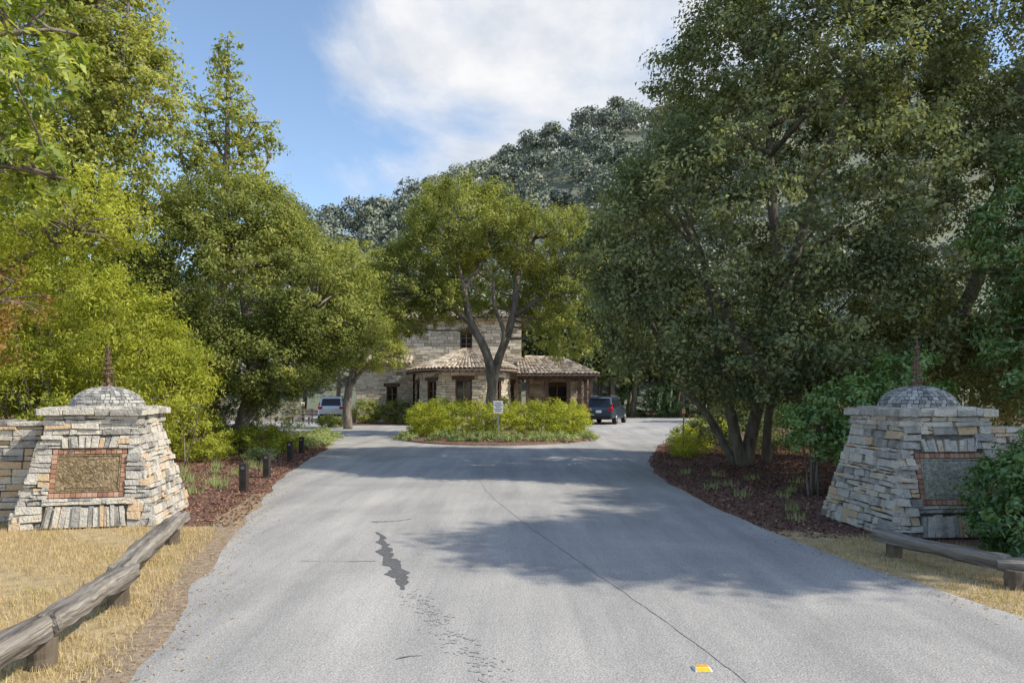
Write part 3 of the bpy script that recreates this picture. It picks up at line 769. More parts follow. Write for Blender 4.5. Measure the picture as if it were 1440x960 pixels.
roof((x1 + o, 54 + o, TH), (x0 - o, 54 + o, TH), (x1 - 2.5, 50.1, TH + 1.3), (x0 + 2.5, 50.1, TH + 1.3), .3)
roof((x0 - o, 54 + o, TH), (x0 - o, 46.2 - o, TH), (x0 + 2.5, 50.12, TH + 1.3), (x0 + 2.5, 50.1, TH + 1.3), .3)
wall((-10.3, 45.2), (-6.55, 45.2), 0, 3.9, [(2.0, 2.7, .9, 2.4)]); wall((-10.3, 52), (-10.3, 45.2), 0, 3.9)
roof((-10.8, 44.6, 3.9), (-6.6, 44.6, 3.9), (-10.0, 49, 5.5), (-6.8, 49, 5.5))
wall((1.0, 46.8), (5.2, 46.8), 0, 3.3, [(1.4, 2.8, .1, 2.5)]); wall((5.2, 46.8), (5.2, 53), 0, 3.3)
roof((0.3, 43.0, 3.15), (5.5, 43.0, 3.15), (0.3, 47.2, 4.4), (3.6, 47.2, 4.4)); roof((5.5, 43.0, 3.15), (5.5, 52.5, 3.15), (3.6, 47.2, 4.4), (3.6, 51, 4.4))
roof((3.62, 47.2, 4.4), (3.62, 51, 4.4), (0.9, 47.2, 4.5), (0.9, 51, 4.5))
for x in (1.0, 2.2, 3.6, 4.3, 5.0): tim.box((x, 43.5, 1.42), (.24, .24, 2.84))
tim.box((2.9, 43.5, 2.97), (5.0, .28, .24)); tim.box((5.0, 45.4, 2.97), (.26, 3.4, .22)); tim.box((5.0, 46.3, 1.42), (.24, .24, 2.84))
for k in range(14): tim.box((.6 + k * .36, 43.1, 3.03), (.08, .7, .1))
BS.box((1.6, 43.5, .4), (1.0, .4, .8), .5)
BS.obj('stone_facing', M['bstone'], e); core.obj('wall_core', M['mortar'], e); tim.obj('timber', M['timber'], e); gl.obj('window_glass', M['glass'], e)
til.obj('tile_roof', M['tile'], e, smooth=False); door.obj('sashes', M['doorwood'], e)

stone_wall((-21, 48.5), (-14.6, 47.7), 1.25, 0.5, mat='bstone', ch=(.1, .2), sl=(.25, .6), bevel=0)
e = empty('park_bench', (-13.4, 43.2, 0), math.radians(-8)); g = Geo()
for i in range(4): g.box((0, -.2 + i * .13, .45), (1.6, .1, .04))
for i in range(3): g.box((0, .27 + i * .02, .62 + i * .14), (1.6, .03, .1))
g.obj('slats', M['wood'], e, bevel=.005); g = Geo()
for x in (-.65, .65): g.box((x, -.17, .21), (.08, .08, .42)); g.box((x, .32, .47), (.08, .05, .94)); g.box((x, .08, .405), (.06, .42, .05))
g.obj('legs', M['timber'], e)

# ------------------------------------------------------------ cars
def car(name, loc, rot, mat):
    e = empty(name, loc, rot); g = Geo()
    def ring(y, hw, z0, z1, c=.1): return [(-hw + c, y, z0), (hw - c, y, z0), (hw, y, z0 + c), (hw, y, z1 - c), (hw - c * 1.2, y, z1), (-hw + c * 1.2, y, z1), (-hw, y, z1 - c), (-hw, y, z0 + c)]
    g.loft([ring(-2.33, .78, .45, .90), ring(-2.27, .88, .36, 1.02), ring(-1.6, .93, .30, 1.06), ring(0, .94, .28, 1.04), ring(1.0, .93, .30, 1.02), ring(1.9, .90, .33, .96), ring(2.25, .80, .38, .82), ring(2.35, .68, .42, .7)])
    def cab(y, hb, ht, zt): return [(-hb, y, 1.0), (hb, y, 1.0), (ht + (hb - ht) * .12, y, 1.0 + (zt - 1.0) * .88), (ht - .08, y, zt), (-ht + .08, y, zt), (-ht - (hb - ht) * .12, y, 1.0 + (zt - 1.0) * .88)]
    g.loft([cab(-2.26, .82, .78, 1.03), cab(-1.98, .85, .70, 1.60), cab(-1.8, .86, .69, 1.68), cab(-.9, .87, .69, 1.73), cab(.1, .87, .68, 1.71), cab(.45, .86, .68, 1.63), cab(1.25, .82, .74, 1.03)])
    g.box((0, -2.08, 1.69), (1.25, .22, .03))
    g.obj('body', M[mat], e, smooth=False, bevel=.02, seg=2)
    g = Geo()
    g.add([(-.68, -2.245, 1.08), (.68, -2.245, 1.08), (.60, -2.02, 1.56), (-.60, -2.02, 1.56)], [(0, 1, 2, 3)])
    g.add([(-.70, 1.20, 1.07), (.70, 1.20, 1.07), (.62, .50, 1.60), (-.62, .50, 1.60)], [(3, 2, 1, 0)])
    for s_ in (-1, 1):
        for ya, yb, yc, yd in ((-2.0, -1.3, -1.35, -1.85), (-1.22, -.3, -.3, -1.26), (-.22, .95, .42, -.22)):
            g.add([(s_ * .872, ya, 1.08), (s_ * .885, yb, 1.08), (s_ * .725, yc, 1.56), (s_ * .73, yd, 1.56)], [(0, 1, 2, 3)])
    g.obj('windows', M['glass'], e)
    w = Geo(); hub = Geo()
    for s_ in (-1, 1):
        for y in (-1.42, 1.45):
            w.loft([[(s_ * xx, y + math.cos(2 * math.pi * k / 24) * r_, .36 + math.sin(2 * math.pi * k / 24) * r_) for k in range(24)] for xx, r_ in ((.70, .34), (.72, .36), (.92, .36), (.945, .34))])
            hub.loft([[(s_ * xx, y + math.cos(2 * math.pi * k / 16) * r_, .36 + math.sin(2 * math.pi * k / 16) * r_) for k in range(16)] for xx, r_ in ((.93, .24), (.955, .22), (.958, .05))])
    w.box((0, -2.30, .44), (1.5, .12, .16)); w.box((0, -2.2, .36), (1.3, .1, .1)); w.box((0, 2.28, .45), (1.4, .14, .16))
    w.obj('tyres', M['tyre'], e); hub.obj('wheels', M['steel'], e)
    g = Geo()
    for s_ in (-1, 1): g.box((s_ * .72, -2.29, .94), (.30, .09, .17)); g.box((s_ * .80, -2.17, 1.14), (.08, .11, .26))
    g.obj('taillights', M['redlens'], e, bevel=.01)
    g = Geo(); g.box((0, -2.34, .80), (.34, .02, .15)); g.obj('license_plate', M['white'], e)
    g = Geo()
    for s_ in (-1, 1): g.box((s_ * .62, -.7, 1.76), (.04, 1.9, .04)); g.box((s_ * 1.0, .72, 1.08), (.18, .1, .13)); g.box((s_ * .66, 2.24, .72), (.3, .1, .12))
    g.obj('rails_mirrors_lamps', M['steel'], e, bevel=.01)
car('parked_car', (6.1, 44.0, .008), math.radians(-20), 'carblue')
car('parked_car', (-12.85, 49.5, .008), math.radians(8), 'carwhite')

# ------------------------------------------------------------ hill
rx = [-220, -160, -100, -66, -38, -24, -5, 2.4, 19, 31, 43, 67, 150, 260]
rz = [8, 18, 36, 50, 60, 66, 73, 79, 80, 84, 88, 96, 108, 106]
def hillz(x, y):
    t = np.clip((y - 85) / 145, 0, 1); t = t * t * (3 - 2 * t)
    return np.interp(x, rx, rz) * t + 3.0 * np.sin(x * .06 + y * .03) * t + 2 * np.sin(x * .13 - y * .07) * t
gx, gy = np.meshgrid(np.linspace(-220, 260, 80), np.linspace(84, 330, 50))
V = np.stack([gx.ravel(), gy.ravel(), hillz(gx.ravel(), gy.ravel()) - 0.3], 1)
nx = 80; F = np.array([(j * nx + i, j * nx + i + 1, (j + 1) * nx + i + 1, (j + 1) * nx + i) for j in range(49) for i in range(79)])
mesh_obj('hill', V, F, M['hillground'], smooth=True)

def tree_mass(name, bases, H, rad, per, leaf, mat, nl=7, trunk=False, tb=.45, rough=(.75, 1.15)):
    nT = len(bases); H = np.asarray(H); rad = np.asarray(rad)
    lob = np.repeat(bases, nl, 0); Hh = np.repeat(H, nl); rr = np.repeat(rad, nl); m_ = len(lob)
    d = unit(R.normal(size=(m_, 3))); d[:, 2] = np.abs(d[:, 2]) * .9 - .25
    lc = lob + np.stack([d[:, 0] * rr * .55, d[:, 1] * rr * .55, Hh * .58 + d[:, 2] * Hh * .3], 1)
    lr = rr * R.uniform(.38, .62, m_)
    n = m_ * per; idx = np.repeat(np.arange(m_), per)
    dd = unit(R.normal(size=(n, 3))); dd[:, 2] = np.where(dd[:, 2] < -.5, -dd[:, 2], dd[:, 2])
    P = lc[idx] + dd * lr[idx][:, None] * np.array([1, 1, .8]) * R.uniform(rough[0], rough[1], (n, 1))
    N_ = dd + R.normal(size=(n, 3)) * .55
    L = leaf * R.uniform(.6, 1.4, n); V, F = leaf_arrays(P, N_, L, L * .75)
    tt = np.clip(R.normal(tb, .2, nT), 0, 1); t = np.clip(np.repeat(tt, nl)[idx] + R.normal(0, .08, m_)[idx] + R.normal(0, .1, n), 0, 1)
    e = empty(name); mesh_obj('crowns', V, F, M[mat], e, t)
    g = Geo()
    if trunk:
        for i in range(nT):
            b_ = bases[i]; g.tube([tuple(b_), (b_[0] + .3, b_[1], b_[2] + H[i] * .35), (b_[0], b_[1], b_[2] + H[i] * .7)], [.28, .2, .08], sides=6, sub=2)
        g.obj('trunks', M['bark'], e, smooth=True)
    return e
bx = []
y = 100.0
while y < 252:
    x = -115 - (y % 7)
    while x < 165:
        bx.append((x + R.normal() * 2.6, y + R.normal() * 2.6)); x += (5.8 + y * .012) * (1 if x < 60 else 2.0)
    y += 7.2
bx = np.array(bx); k = (bx[:, 0] > -0.42 * bx[:, 1]) & (bx[:, 0] < 0.68 * bx[:, 1]); bx = bx[k]
bz = hillz(bx[:, 0], bx[:, 1]); B = np.column_stack([bx, bz - 1])
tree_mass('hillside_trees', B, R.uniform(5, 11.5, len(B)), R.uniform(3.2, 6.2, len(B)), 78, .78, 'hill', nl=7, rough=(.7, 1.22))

Bb = []; Hb = []; Rb = []
for i in range(85):
    x = R.uniform(-60, 62); y = R.uniform(56, 84)
    if x < -14: h = R.uniform(11, 15)
    elif x < -3: h = R.uniform(8, 11)
    else: h = R.uniform(8, 11)
    if -26 < x < -11 and y < 66: continue
    Bb.append((x, y, 0)); Hb.append(h); Rb.append(R.uniform(3.2, 5.2))
tree_mass('distant_trees', np.array(Bb, float), Hb, Rb, 190, .42, 'dist', nl=9, trunk=True)
Bb = []; Hb = []; Rb = []
for i in range(30):
    x = R.uniform(8, 40); y = 22 + x * .8 + R.uniform(0, 26)
    if x < 17: y = R.uniform(56, 64)
    Bb.append((x, y, 0)); Hb.append(R.uniform(6, 11)); Rb.append(R.uniform(2.6, 4))
for i in range(26):
    x = R.uniform(-45, -17); y = R.uniform(24, 34) if x < -19 else 30; Bb.append((x, y, 0)); Hb.append(R.uniform(8, 12)); Rb.append(R.uniform(3, 4))
tree_mass('distant_trees', np.array(Bb, float), Hb, Rb, 230, .3, 'dist', nl=9, trunk=True)

# ------------------------------------------------------------ main trees
tr = [([(7.6, 15.0, 0), (7.0, 14.9, .8), (6.1, 14.7, 1.7), (5.1, 14.6, 2.6), (4.2, 14.6, 4.2)], [.17, .15, .13, .11, .06]),
      ([(7.7, 15.2, 0), (7.3, 15.3, 1.2), (6.4, 15.3, 2.6), (6.0, 15.5, 5), (6.0, 16, 8.5)], [.2, .17, .15, .12, .06]),
      ([(5.6, 16.6, 0), (5.3, 16.5, 1.2), (4.9, 16.2, 2.6), (4.4, 15.8, 5)], [.15, .13, .11, .05]),
      ([(5.7, 16.7, 0), (5.9, 16.5, 1.3), (6.2, 16.3, 3), (7, 16.2, 6), (8.2, 16, 10)], [.16, .15, .13, .11, .05]),
      ([(5.5, 16.8, 0), (4.9, 17, 1.2), (4.1, 17, 2.2), (3.4, 16.6, 3.5)], [.10, .09, .08, .04]),
      ([(6.4, 17.2, 0), (6.5, 17.2, 1.5), (6.9, 17.0, 3)], [.12, .1, .07]),
      ([(9.2, 15.6, 0), (9.3, 15.4, 2), (10.3, 15, 4.5), (11, 15, 8)], [.22, .18, .14, .06])]
lob = [(6.8, 15.8, 6.0, 4.2, 3.7, 3.5), (4.0, 15.3, 5.2, 2.3, 2.5, 1.9), (3.9, 15.2, 3.6, 2.2, 2.0, 1.4), (6.2, 16, 9.2, 2.5, 3, 2.3), (9.2, 16, 11.6, 3.9, 3.5, 3.2), (11.6, 15.2, 7, 3.9, 3.5, 4.6), (12.6, 15.5, 12, 4, 3.5, 3.5),
       (5.0, 14.6, 2.7, 1.7, 2.0, 1.1), (7.0, 13.7, 3.2, 2.0, 1.7, 1.3), (8.7, 13.2, 4.4, 2.3, 1.9, 2.2), (10.4, 13.8, 3.4, 2.5, 2.0, 2.0), (9.6, 14.2, 8.6, 2.6, 2.0, 2.3), (7.2, 14.2, 8.0, 2.1, 1.8, 1.9)]
tree('live_oak_tree', tr, lob, 4900, 76, .36, .100, 'oak', nlimb=70, inner=.79, deep=.79, aspect=.56, tbase=.52, tintsd=.22)

tr = [([(-.85, 29.3, .15), (-.9, 29.3, 1.3), (-.85, 29.3, 2.3), (-1.1, 29.3, 3.6), (-1.75, 29.2, 4.9), (-2.1, 29.2, 6.4), (-2.6, 29.2, 8.4)], [.34, .25, .24, .19, .17, .14, .07]),
      ([(-.85, 29.35, 2.1), (-.62, 29.4, 3.2), (-.15, 29.5, 4.5), (.15, 29.6, 5.8), (.25, 29.7, 7.2), (1.0, 29.7, 8.6)], [.22, .19, .17, .15, .12, .06]),
      ([(-.65, 29.3, 3.1), (-.35, 29.0, 4.4), (-.75, 28.9, 5.6), (-.8, 28.8, 7.0)], [.12, .10, .08, .05]),
      ([(-1.7, 29.2, 4.8), (-2.8, 29.0, 5.6), (-4.2, 28.9, 6.2)], [.12, .09, .04]),
      ([(.1, 29.5, 5.2), (1.2, 29.4, 5.9), (2.2, 29.3, 6.2)], [.11, .08, .04]),
      ([(-2.1, 29.2, 6.2), (-1.4, 29.6, 7.4), (-1.0, 29.6, 8.6)], [.1, .08, .04])]
lob = [(-2.4, 29.4, 9.3, 2.2, 2.4, 1.7), (-.6, 29.2, 8.9, 1.6, 1.8, 1.5), (1.5, 29.5, 8.4, 2.2, 2.4, 1.5), (-4.7, 29.3, 6.7, 1.7, 1.9, 1.5), (2.4, 29.4, 6.3, 1.4, 1.8, 1.4), (-4.9, 29.2, 5.2, 1.4, 1.4, 1.0),
       (2.3, 29.0, 4.4, 1.4, 1.3, 1.1), (-3.5, 29, 7.9, 1.5, 2, 1.1), (2.9, 29.5, 7.5, 1.1, 1.5, 1.1), (-3.2, 28.8, 5.9, 1.1, 1.2, .8), (-.9, 31.2, 7.0, 2.6, 1.0, 1.5), (-2.6, 31.2, 5.7, 1.6, .9, .9), (1.2, 31, 5.7, 1.3, .9, .9)]
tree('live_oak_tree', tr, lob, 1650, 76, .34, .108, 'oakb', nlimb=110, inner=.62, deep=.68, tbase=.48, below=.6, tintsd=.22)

tr = [([(-8.6, 21.2, 0), (-8.3, 21.2, 1.2), (-8.0, 21.1, 2.4), (-8.2, 21, 4.4), (-8.5, 21, 6.4)], [.24, .2, .18, .14, .06]),
      ([(-8.4, 21.2, .9), (-7.6, 21, 1.8), (-6.8, 20.8, 3), (-6.0, 20.8, 4.4)], [.15, .13, .1, .05]),
      ([(-8.8, 21.3, 0), (-9.3, 21.2, 1.6), (-10, 21, 3.4), (-10.6, 21, 5.6)], [.18, .15, .12, .05])]
lob = [(-8.4, 21.2, 5.3, 2.8, 2.6, 2.3), (-8.6, 21.2, 7.2, 2.2, 2.1, 1.3), (-6.0, 21, 4.7, 1.8, 1.9, 1.7), (-5.4, 20.8, 3.8, 1.4, 1.5, 1.2), (-7.2, 20.5, 2.7, 1.9, 1.7, 1.1), (-10.8, 21, 6.2, 1.8, 1.8, 1.6), (-10.6, 20.5, 4, 2, 1.8, 1.6), (-9.2, 20, 3.0, 1.7, 1.3, 1.3)]
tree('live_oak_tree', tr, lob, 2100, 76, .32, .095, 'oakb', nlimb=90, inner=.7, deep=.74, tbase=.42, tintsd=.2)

tr = [([(-8.7, 36.2, 0), (-8.75, 36.2, 1.2), (-8.6, 36.2, 2.4), (-8.2, 36.2, 4), (-8.6, 36.2, 7)], [.26, .22, .2, .14, .06]), ([(-8.65, 36.2, 2.2), (-7.8, 36, 3.2), (-6.9, 36, 4)], [.14, .1, .05])]
lob = [(-7.7, 36.1, 4.2, 2.0, 1.8, 1.0), (-8.7, 36.3, 6.2, 1.9, 1.9, 1.8), (-8.6, 36.5, 8.4, 1.7, 1.8, 1.6), (-9.9, 36, 4.2, 1.2, 1.4, 1.0), (-6.9, 36.5, 6.4, 1.2, 1.3, 1.3)]
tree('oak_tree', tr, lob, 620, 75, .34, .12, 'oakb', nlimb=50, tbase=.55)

tr = [([(-12.9, 30, 0), (-12.8, 30, 5), (-12.6, 30, 10), (-12.5, 30, 14), (-12.5, 30, 17.5)], [.3, .24, .16, .09, .02]),
      ([(-12.7, 30, 8.5), (-11.6, 30, 10.5), (-10.6, 30, 12.2)], [.1, .06, .02]), ([(-12.7, 30, 8), (-13.8, 30, 10), (-14.6, 30, 12.4)], [.1, .06, .02]),
      ([(-12.6, 30, 11), (-11.8, 30, 12.6), (-11.2, 30, 14.3)], [.07, .05, .02]), ([(-12.6, 30, 12), (-13.3, 30, 13.5), (-13.7, 30, 15)], [.07, .05, .02])]
lob = [(-12.5, 30, 16.4, .7, .7, 1.5), (-12.6, 30, 14.3, 1.4, 1.3, 1.2), (-11.3, 30, 13.2, 1.2, 1.2, 1.0), (-13.9, 30, 12.6, 1.3, 1.2, 1.2), (-12.3, 30, 11.4, 1.8, 1.6, 1.2), (-11.2, 30, 10.3, 1.5, 1.5, 1.0), (-14, 30, 9.8, 2, 1.8, 1.4), (-12.5, 30, 8, 2, 1.8, 1.6)]
tree('alder_tree', tr, lob, 600, 26, .34, .16, 'alder', nlimb=220, inner=.25, deep=.0, r0=.04, aspect=.65, tbase=.5, flat=.55)
tr = [([(-12.4, 19, 0), (-12.2, 19, 4), (-11.8, 19, 8), (-11.5, 19, 12), (-11.3, 19, 15)], [.26, .22, .16, .1, .03]),
      ([(-12, 19, 6), (-10.8, 19, 8.4), (-10.0, 19, 10.5)], [.1, .07, .02]), ([(-11.9, 19, 8), (-10.7, 18.5, 10), (-10.2, 18.2, 12.5)], [.1, .07, .02])]
lob = [(-11.6, 19, 12.4, 1.9, 1.7, 2.2), (-10.6, 18.8, 10.2, 1.6, 1.5, 1.7), (-12.6, 19, 9.8, 2.0, 1.8, 1.8), (-11.4, 18.5, 7.9, 1.9, 1.6, 1.3), (-13.3, 18.5, 7, 2, 1.6, 1.7), (-13.5, 19, 13, 2, 2, 2.2)]
tree('alder_tree', tr, lob, 1450, 40, .32, .12, 'alder', nlimb=200, inner=.3, deep=.0, r0=.04, aspect=.6, tbase=.6)
tr = [([(-7.6, 6.2, 0), (-7.4, 6.2, 2), (-7.0, 6.2, 4), (-6.6, 6.3, 6)], [.2, .17, .14, .06]), ([(-7.2, 6.2, 3.2), (-6.2, 6.3, 4.4), (-5.2, 6.4, 5.0), (-4.4, 6.5, 5.2)], [.09, .06, .04, .01]),
      ([(-7.2, 6.2, 3), (-6.2, 6.5, 3.7), (-5.2, 6.6, 3.95), (-4.3, 6.6, 3.8)], [.08, .05, .03, .01]), ([(-7, 6.2, 4), (-6, 6, 5.4), (-5, 5.9, 6)], [.08, .05, .01])]
lob = [(-5.2, 6.4, 4.9, 1.2, .9, .75), (-5.1, 6.6, 3.9, 1.0, .7, .38), (-5.4, 6.2, 5.8, 1.3, 1, .6), (-6.4, 6.3, 5.2, 1.2, 1, 1.4), (-6.6, 6.3, 6.6, 1.5, 1.3, .8)]
tree('laurel_tree', tr, lob, 480, 36, .17, .11, 'near', nlimb=200, inner=.2, deep=.0, r0=.018, aspect=.38, tbase=.5, tintsd=.22, upb=.8)
tr = [([(-10.2, 11.5, 0), (-9.9, 11.5, 2.2), (-9.3, 11.5, 4.2), (-8.6, 11.5, 5.6)], [.16, .13, .1, .04]), ([(-9.8, 11.5, 2.6), (-8.6, 11.5, 3.8), (-7.4, 11.6, 4.5)], [.08, .05, .02])]
lob = [(-8.4, 11.6, 4.9, 1.9, 1.4, .9), (-7.2, 11.6, 4.6, 1.0, 1.0, .55), (-9.6, 11.6, 6.0, 1.8, 1.4, 1.2), (-8.9, 11.5, 3.7, 1.4, 1.2, .8), (-10.4, 11.5, 4.6, 1.6, 1.4, 1.6)]
tree('bay_tree', tr, lob, 950, 40, .22, .075, 'bright', nlimb=140, inner=.4, deep=.3, r0=.03, aspect=.4, tbase=.55)
tree('plum_tree', [([(-9.8, 10.7, 0), (-9.4, 10.7, 1.8), (-8.2, 10.7, 3.2)], [.08, .06, .03])], [(-7.9, 10.6, 3.25, .7, .6, .7), (-8.4, 10.7, 2.7, .6, .6, .6)], 90, 22, .18, .07, 'red', nlimb=40, inner=.2, deep=0, r0=.02, tbase=.5)
shrub('willow_thicket', [(-11.4, 16.4, 3.4, 2.4, 1.9, 1.9), (-9.4, 16.4, 2.9, 1.6, 1.4, 1.5), (-8.3, 16.3, 1.95, 1.0, 1.0, .95), (-13.6, 16.4, 3.6, 2.2, 1.8, 2.5), (-10.8, 15.8, 1.5, 2.4, 1.2, 1.4), (-7.95, 16.6, 2.1, .65, .6, .85)],
      1700, 58, .30, .115, 'bright', stems=60, aspect=.24, inner=.55, deep=.5, droop=.9, tbase=.5, tintsd=.2)
shrub('hedge', [(-12.5, 19, 2, 3, 1.5, 2.4), (-16, 18, 3, 3, 2, 3.5)], 450, 60, .34, .11, 'oakb', stems=20)
shrub('shrub', [(-9.0, 19.2, .65, 1.0, .8, .65), (-10.2, 18.9, .8, 1.0, .8, .8), (-7.6, 20.2, .40, .9, .7, .42)], 420, 60, .17, .07, 'bright', tbase=.5, aspect=.45)
shrub('shrub', [(-7.2, 21.4, .22, .5, .8, .25), (-8.1, 18.1, .28, .7, .6, .3)], 160, 50, .13, .06, 'bright', tbase=.5)
shrub('shrub', [(-8.3, 23.5, .85, 1.1, .9, .85), (-9.8, 23.5, .9, 1.2, .9, .9)], 220, 60, .2, .08, 'oak', tbase=.4)
shrub('ground_cover', [(-6.6, 23.2, .13, .45, 1.2, .25), (-7.3, 25.8, .15, .7, 2, .3), (-6.9, 18.9, .10, .35, .9, .16)], 300, 40, .13, .065, 'sage', stems=4)
def tufts(name, pts, mat, h, n=60):
    allP = []
    for (x, y) in pts: allP.append(np.stack([x + R.normal(0, .07, n), y + R.normal(0, .07, n)], 1))
    P_ = np.concatenate(allP); blades(name, lambda n_: P_, len(P_), h, .012, mat, .75, tb=.6)
tufts('grass_tufts', [(-5.6, 12.0), (-5.9, 13.4), (-5.6, 13.0), (-6.1, 12.2), (-6.4, 13.6), (-6.0, 14.8), (-6.6, 15.2), (-6.9, 14.3), (-6.2, 16.2), (-7.1, 16.4), (-6.6, 17.2), (-5.8, 15.9), (-6.9, 13.0), (-6.5, 18.3), (-7.4, 15.4), (-5.4, 12.8)], 'sage', .20, 70)
tufts('grass_tufts', [(4.2, 10.2), (4.6, 11.5), (4.1, 13), (5.0, 12.2), (4.4, 14.6), (5.2, 10.6), (3.9, 11.6), (3.8, 15), (5.6, 13.4), (4.9, 14), (3.7, 12.6), (3.9, 9.4)], 'sage', .14, 45)

lob = []
for i in range(17):
    a = -math.pi * (i / 16.0)
    lob.append((icx + math.cos(a) * 4.0 * .78, icy - .2 + math.sin(a) * 5.6 * .58, .78 + .12 * math.sin(i * 2.3), .85, .85, .62 + .1 * math.sin(i * 1.7)))
for i in range(6): lob.append((icx - 2.6 + i * 1.0, icy + 1.5, .9, .9, .9, .7))
shrub('azalea_hedge', lob, 950, 60, .2, .08, 'bright', stems=30, tbase=.42, aspect=.45, tintsd=.2)
lob = [(icx - 1.9 + i * .72, icy - 4.9 + .12 * abs(i - 3) ** 1.6, .12, .65, .6, .30) for i in range(7)]
lob += [(icx + sx * (3.5), icy - 2.0 + q, .1, .5, .6, .22) for sx in (-1, 1) for q in (-1.2, 0, 1.2)]
shrub('ground_cover', lob, 420, 40, .12, .065, 'sage', stems=4, tbase=.5)
shrub('shrub', [(-7.5, 43.6, .7, 1.2, .7, .8), (-5.6, 41.4, .6, 1.0, .5, .6), (-9.3, 43.4, .7, 1.0, .7, .8)], 300, 45, .22, .11, 'oakb')
shrub('shrub', [(-10.3, 38.6, .3, .8, .5, .3)], 60, 45, .2, .1, 'oakb')
shrub('shrub', [(9.6, 58, 1.2, 2.4, 1.2, 1.5), (13.5, 57, 1.5, 2.5, 1.5, 1.8), (16.8, 45, 1.0, 1.4, 3, 1.2), (15, 38, .7, 1.6, 1.6, .9), (12.3, 36.6, .5, 1.3, 1.2, .6)], 700, 45, .3, .14, 'glossy')
shrub('shrub', [(5.9, 22.5, .35, .7, 1.5, .4), (7.6, 26.5, .45, .9, 1.6, .5), (5.0, 19.4, .25, .5, 1, .3)], 260, 45, .15, .07, 'bright', tbase=.45)
shrub('shrub', [(7.5, 20.5, .8, 2.2, 1.2, 1.0), (10.5, 18.5, 1.2, 2.2, 1.3, 1.4), (13, 17, 1.6, 2, 1.5, 1.8), (9.4, 23, 1.2, 2, 1.6, 1.4)], 700, 55, .28, .09, 'oak', tbase=.4)
shrub('shrub', [(5.75, 11.6, 1.55, .65, .5, .45), (5.2, 11.8, 1.2, .5, .45, .45), (6.7, 11.6, 1.7, .7, .6, .8), (6.2, 11.6, .8, .9, .5, .7)], 330, 46, .16, .095, 'glossy', stems=20, aspect=.42, tbase=.8)
shrub('rhododendron', [(5.55, 7.3, .60, .60, .5, .60), (6.3, 7.5, .75, .75, .6, .75), (5.35, 7.05, .35, .5, .4, .38)], 460, 46, .12, .075, 'glossy', stems=20, aspect=.4, tbase=.5)
tree('bay_tree', [([(9.6, 11.2, 0), (9.5, 11.2, 2), (9.2, 11.2, 4.2), (9.0, 11.2, 5.6)], [.16, .13, .09, .03])],
     [(8.6, 11.2, 4.2, 1.05, 1, 1.1), (8.9, 11.2, 2.6, 1.1, 1, 1.2), (9.4, 11.2, 5.4, 1.1, 1, 1.0), (9.6, 11, 3.6, 1.3, 1.1, 2)], 620, 50, .2, .10, 'glossy', nlimb=90, inner=.5, deep=.4, r0=.03, aspect=.38, tbase=.7)
# trees out of frame at right: their shade reaches across the drive
tree('live_oak_tree', [([(14.5, 8.4, 0), (14.3, 8.4, 3), (13.8, 8.4, 6), (13.6, 8.4, 9)], [.3, .25, .2, .06])],
     [(13.6, 8.4, 9.0, 2.8, 1.7, 1.8), (16.2, 8.0, 10.8, 2.8, 1.9, 2.2), (14.8, 8.6, 7.4, 1.6, 1.2, 1.2), (15.5, 10.3, 10.2, 2.6, 1.7, 2.2), (18, 9.4, 12.6, 2.6, 2.2, 2.2)], 1150, 55, .42, .14, 'oak', nlimb=60, inner=.4, deep=.3)
tree('live_oak_tree', [([(13.5, 4.2, 0), (13.4, 4.2, 4), (13.0, 4.2, 8), (12.8, 4.2, 10)], [.3, .25, .2, .06])],
     [(11.6, 4.9, 9.6, 2.0, 1.5, 1.5), (13.8, 4.7, 11.0, 2.4, 1.7, 1.9), (16.4, 4.9, 12.6, 2.3, 1.8, 1.9)], 760, 55, .42, .14, 'oak', nlimb=60, inner=.4, deep=.3)

# ------------------------------------------------------------ light
elev = math.radians(43); sdir = Vector((0.955, -0.27, 0)).normalized()
sun_vec = Vector((sdir.x * math.cos(elev), sdir.y * math.cos(elev), math.sin(elev)))
ld = bpy.data.lights.new('sun', 'SUN'); ld.energy = 5.0; ld.angle = math.radians(.5); ld.color = (1.0, .93, .79)
lo = bpy.data.objects.new('sun', ld); lo.rotation_euler = (-sun_vec).to_track_quat('-Z', 'Y').to_euler(); lo.location = (30, -10, 40); link(lo)
w = bpy.data.worlds.new('World'); scene.world = w; w.use_nodes = True; nt = w.node_tree
for n in list(nt.nodes): nt.nodes.remove(n)
out = nt.nodes.new('ShaderNodeOutputWorld'); bg = nt.nodes.new('ShaderNodeBackground'); bg.inputs[1].default_value = .15
sk = nt.nodes.new('ShaderNodeTexSky'); sk.sky_type = 'NISHITA'; sk.sun_disc = False; sk.sun_elevation = elev
sk.sun_rotation = math.atan2(sdir.x, sdir.y)
sk.air_density = 1.0; sk.dust_density = .7; sk.ozone_density = 1.8
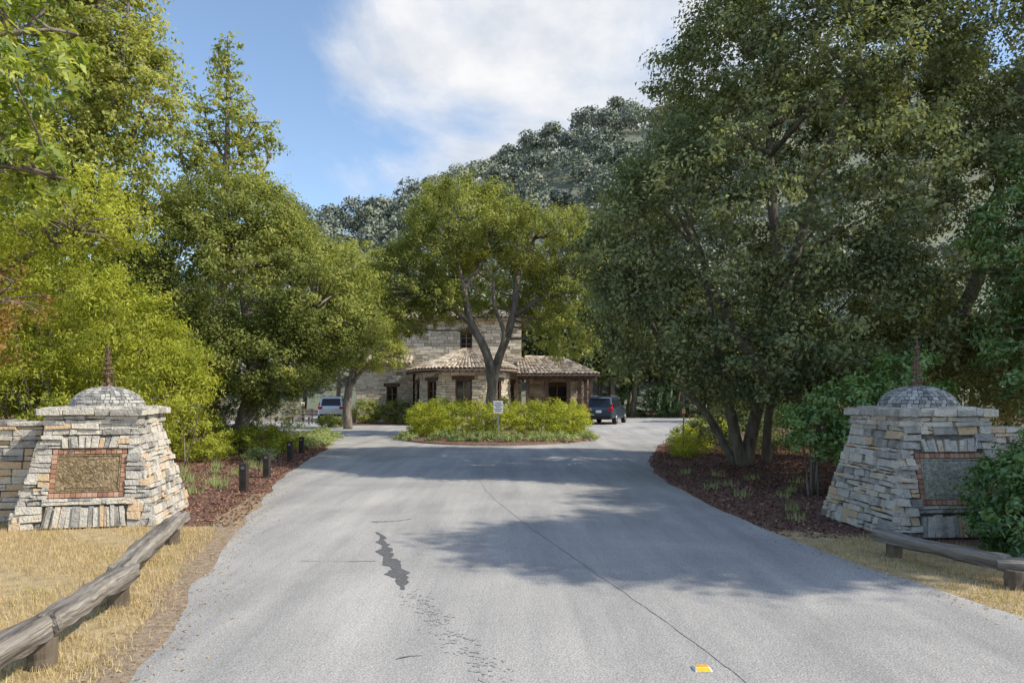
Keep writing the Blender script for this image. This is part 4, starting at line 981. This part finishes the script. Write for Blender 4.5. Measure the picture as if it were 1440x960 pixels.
skb = mixc(nt, 1.0, sk.outputs[0], (1.62, 1.60, 1.55), 'MULTIPLY')
tc = nt.nodes.new('ShaderNodeTexCoord')
sep = nt.nodes.new('ShaderNodeSeparateXYZ'); nt.links.new(tc.outputs['Generated'], sep.inputs[0])
zz = math_n(nt, 'ADD', math_n(nt, 'MAXIMUM', sep.outputs[2], 0.0), .35)
cmb = nt.nodes.new('ShaderNodeCombineXYZ')
nt.links.new(math_n(nt, 'DIVIDE', sep.outputs[0], zz), cmb.inputs[0]); nt.links.new(math_n(nt, 'DIVIDE', sep.outputs[1], zz), cmb.inputs[1])
cn = noise_n(nt, cmb.outputs[0], 1.8, 9, .58, .4)
vm = nt.nodes.new('ShaderNodeVectorMath'); vm.operation = 'DOT_PRODUCT'
nt.links.new(tc.outputs['Generated'], vm.inputs[0]); vm.inputs[1].default_value = Vector((.16, 1, .50)).normalized()
bias = nt.nodes.new('ShaderNodeMapRange'); bias.inputs[1].default_value = .90; bias.inputs[2].default_value = .995; bias.inputs[3].default_value = -.08; bias.inputs[4].default_value = .22
nt.links.new(vm.outputs['Value'], bias.inputs[0])
cm = math_n(nt, 'ADD', cn, bias.outputs[0])
mr = nt.nodes.new('ShaderNodeMapRange'); mr.interpolation_type = 'SMOOTHSTEP'; mr.inputs[1].default_value = .47; mr.inputs[2].default_value = .72
nt.links.new(cm, mr.inputs[0])
cr = ramp(nt, [(.38, (4.9, 5.15, 5.6)), (.60, (6.4, 6.45, 6.55))]); nt.links.new(noise_n(nt, cmb.outputs[0], 4.0, 6), cr.inputs[0])
skc = mixc(nt, mr.outputs[0], skb, cr.outputs[0])
nt.links.new(skc, bg.inputs[0]); nt.links.new(bg.outputs[0], out.inputs[0])

# ------------------------------------------------------------ camera
cd = bpy.data.cameras.new('camera'); cam = bpy.data.objects.new('camera', cd); link(cam)
cam.location = (0, 0, 1.7); cam.rotation_euler = (math.radians(90), 0, 0)
cd.lens = 24; cd.sensor_width = 36; cd.shift_y = 78 / 1440; cd.clip_end = 3000; cd.clip_start = .05
scene.camera = cam
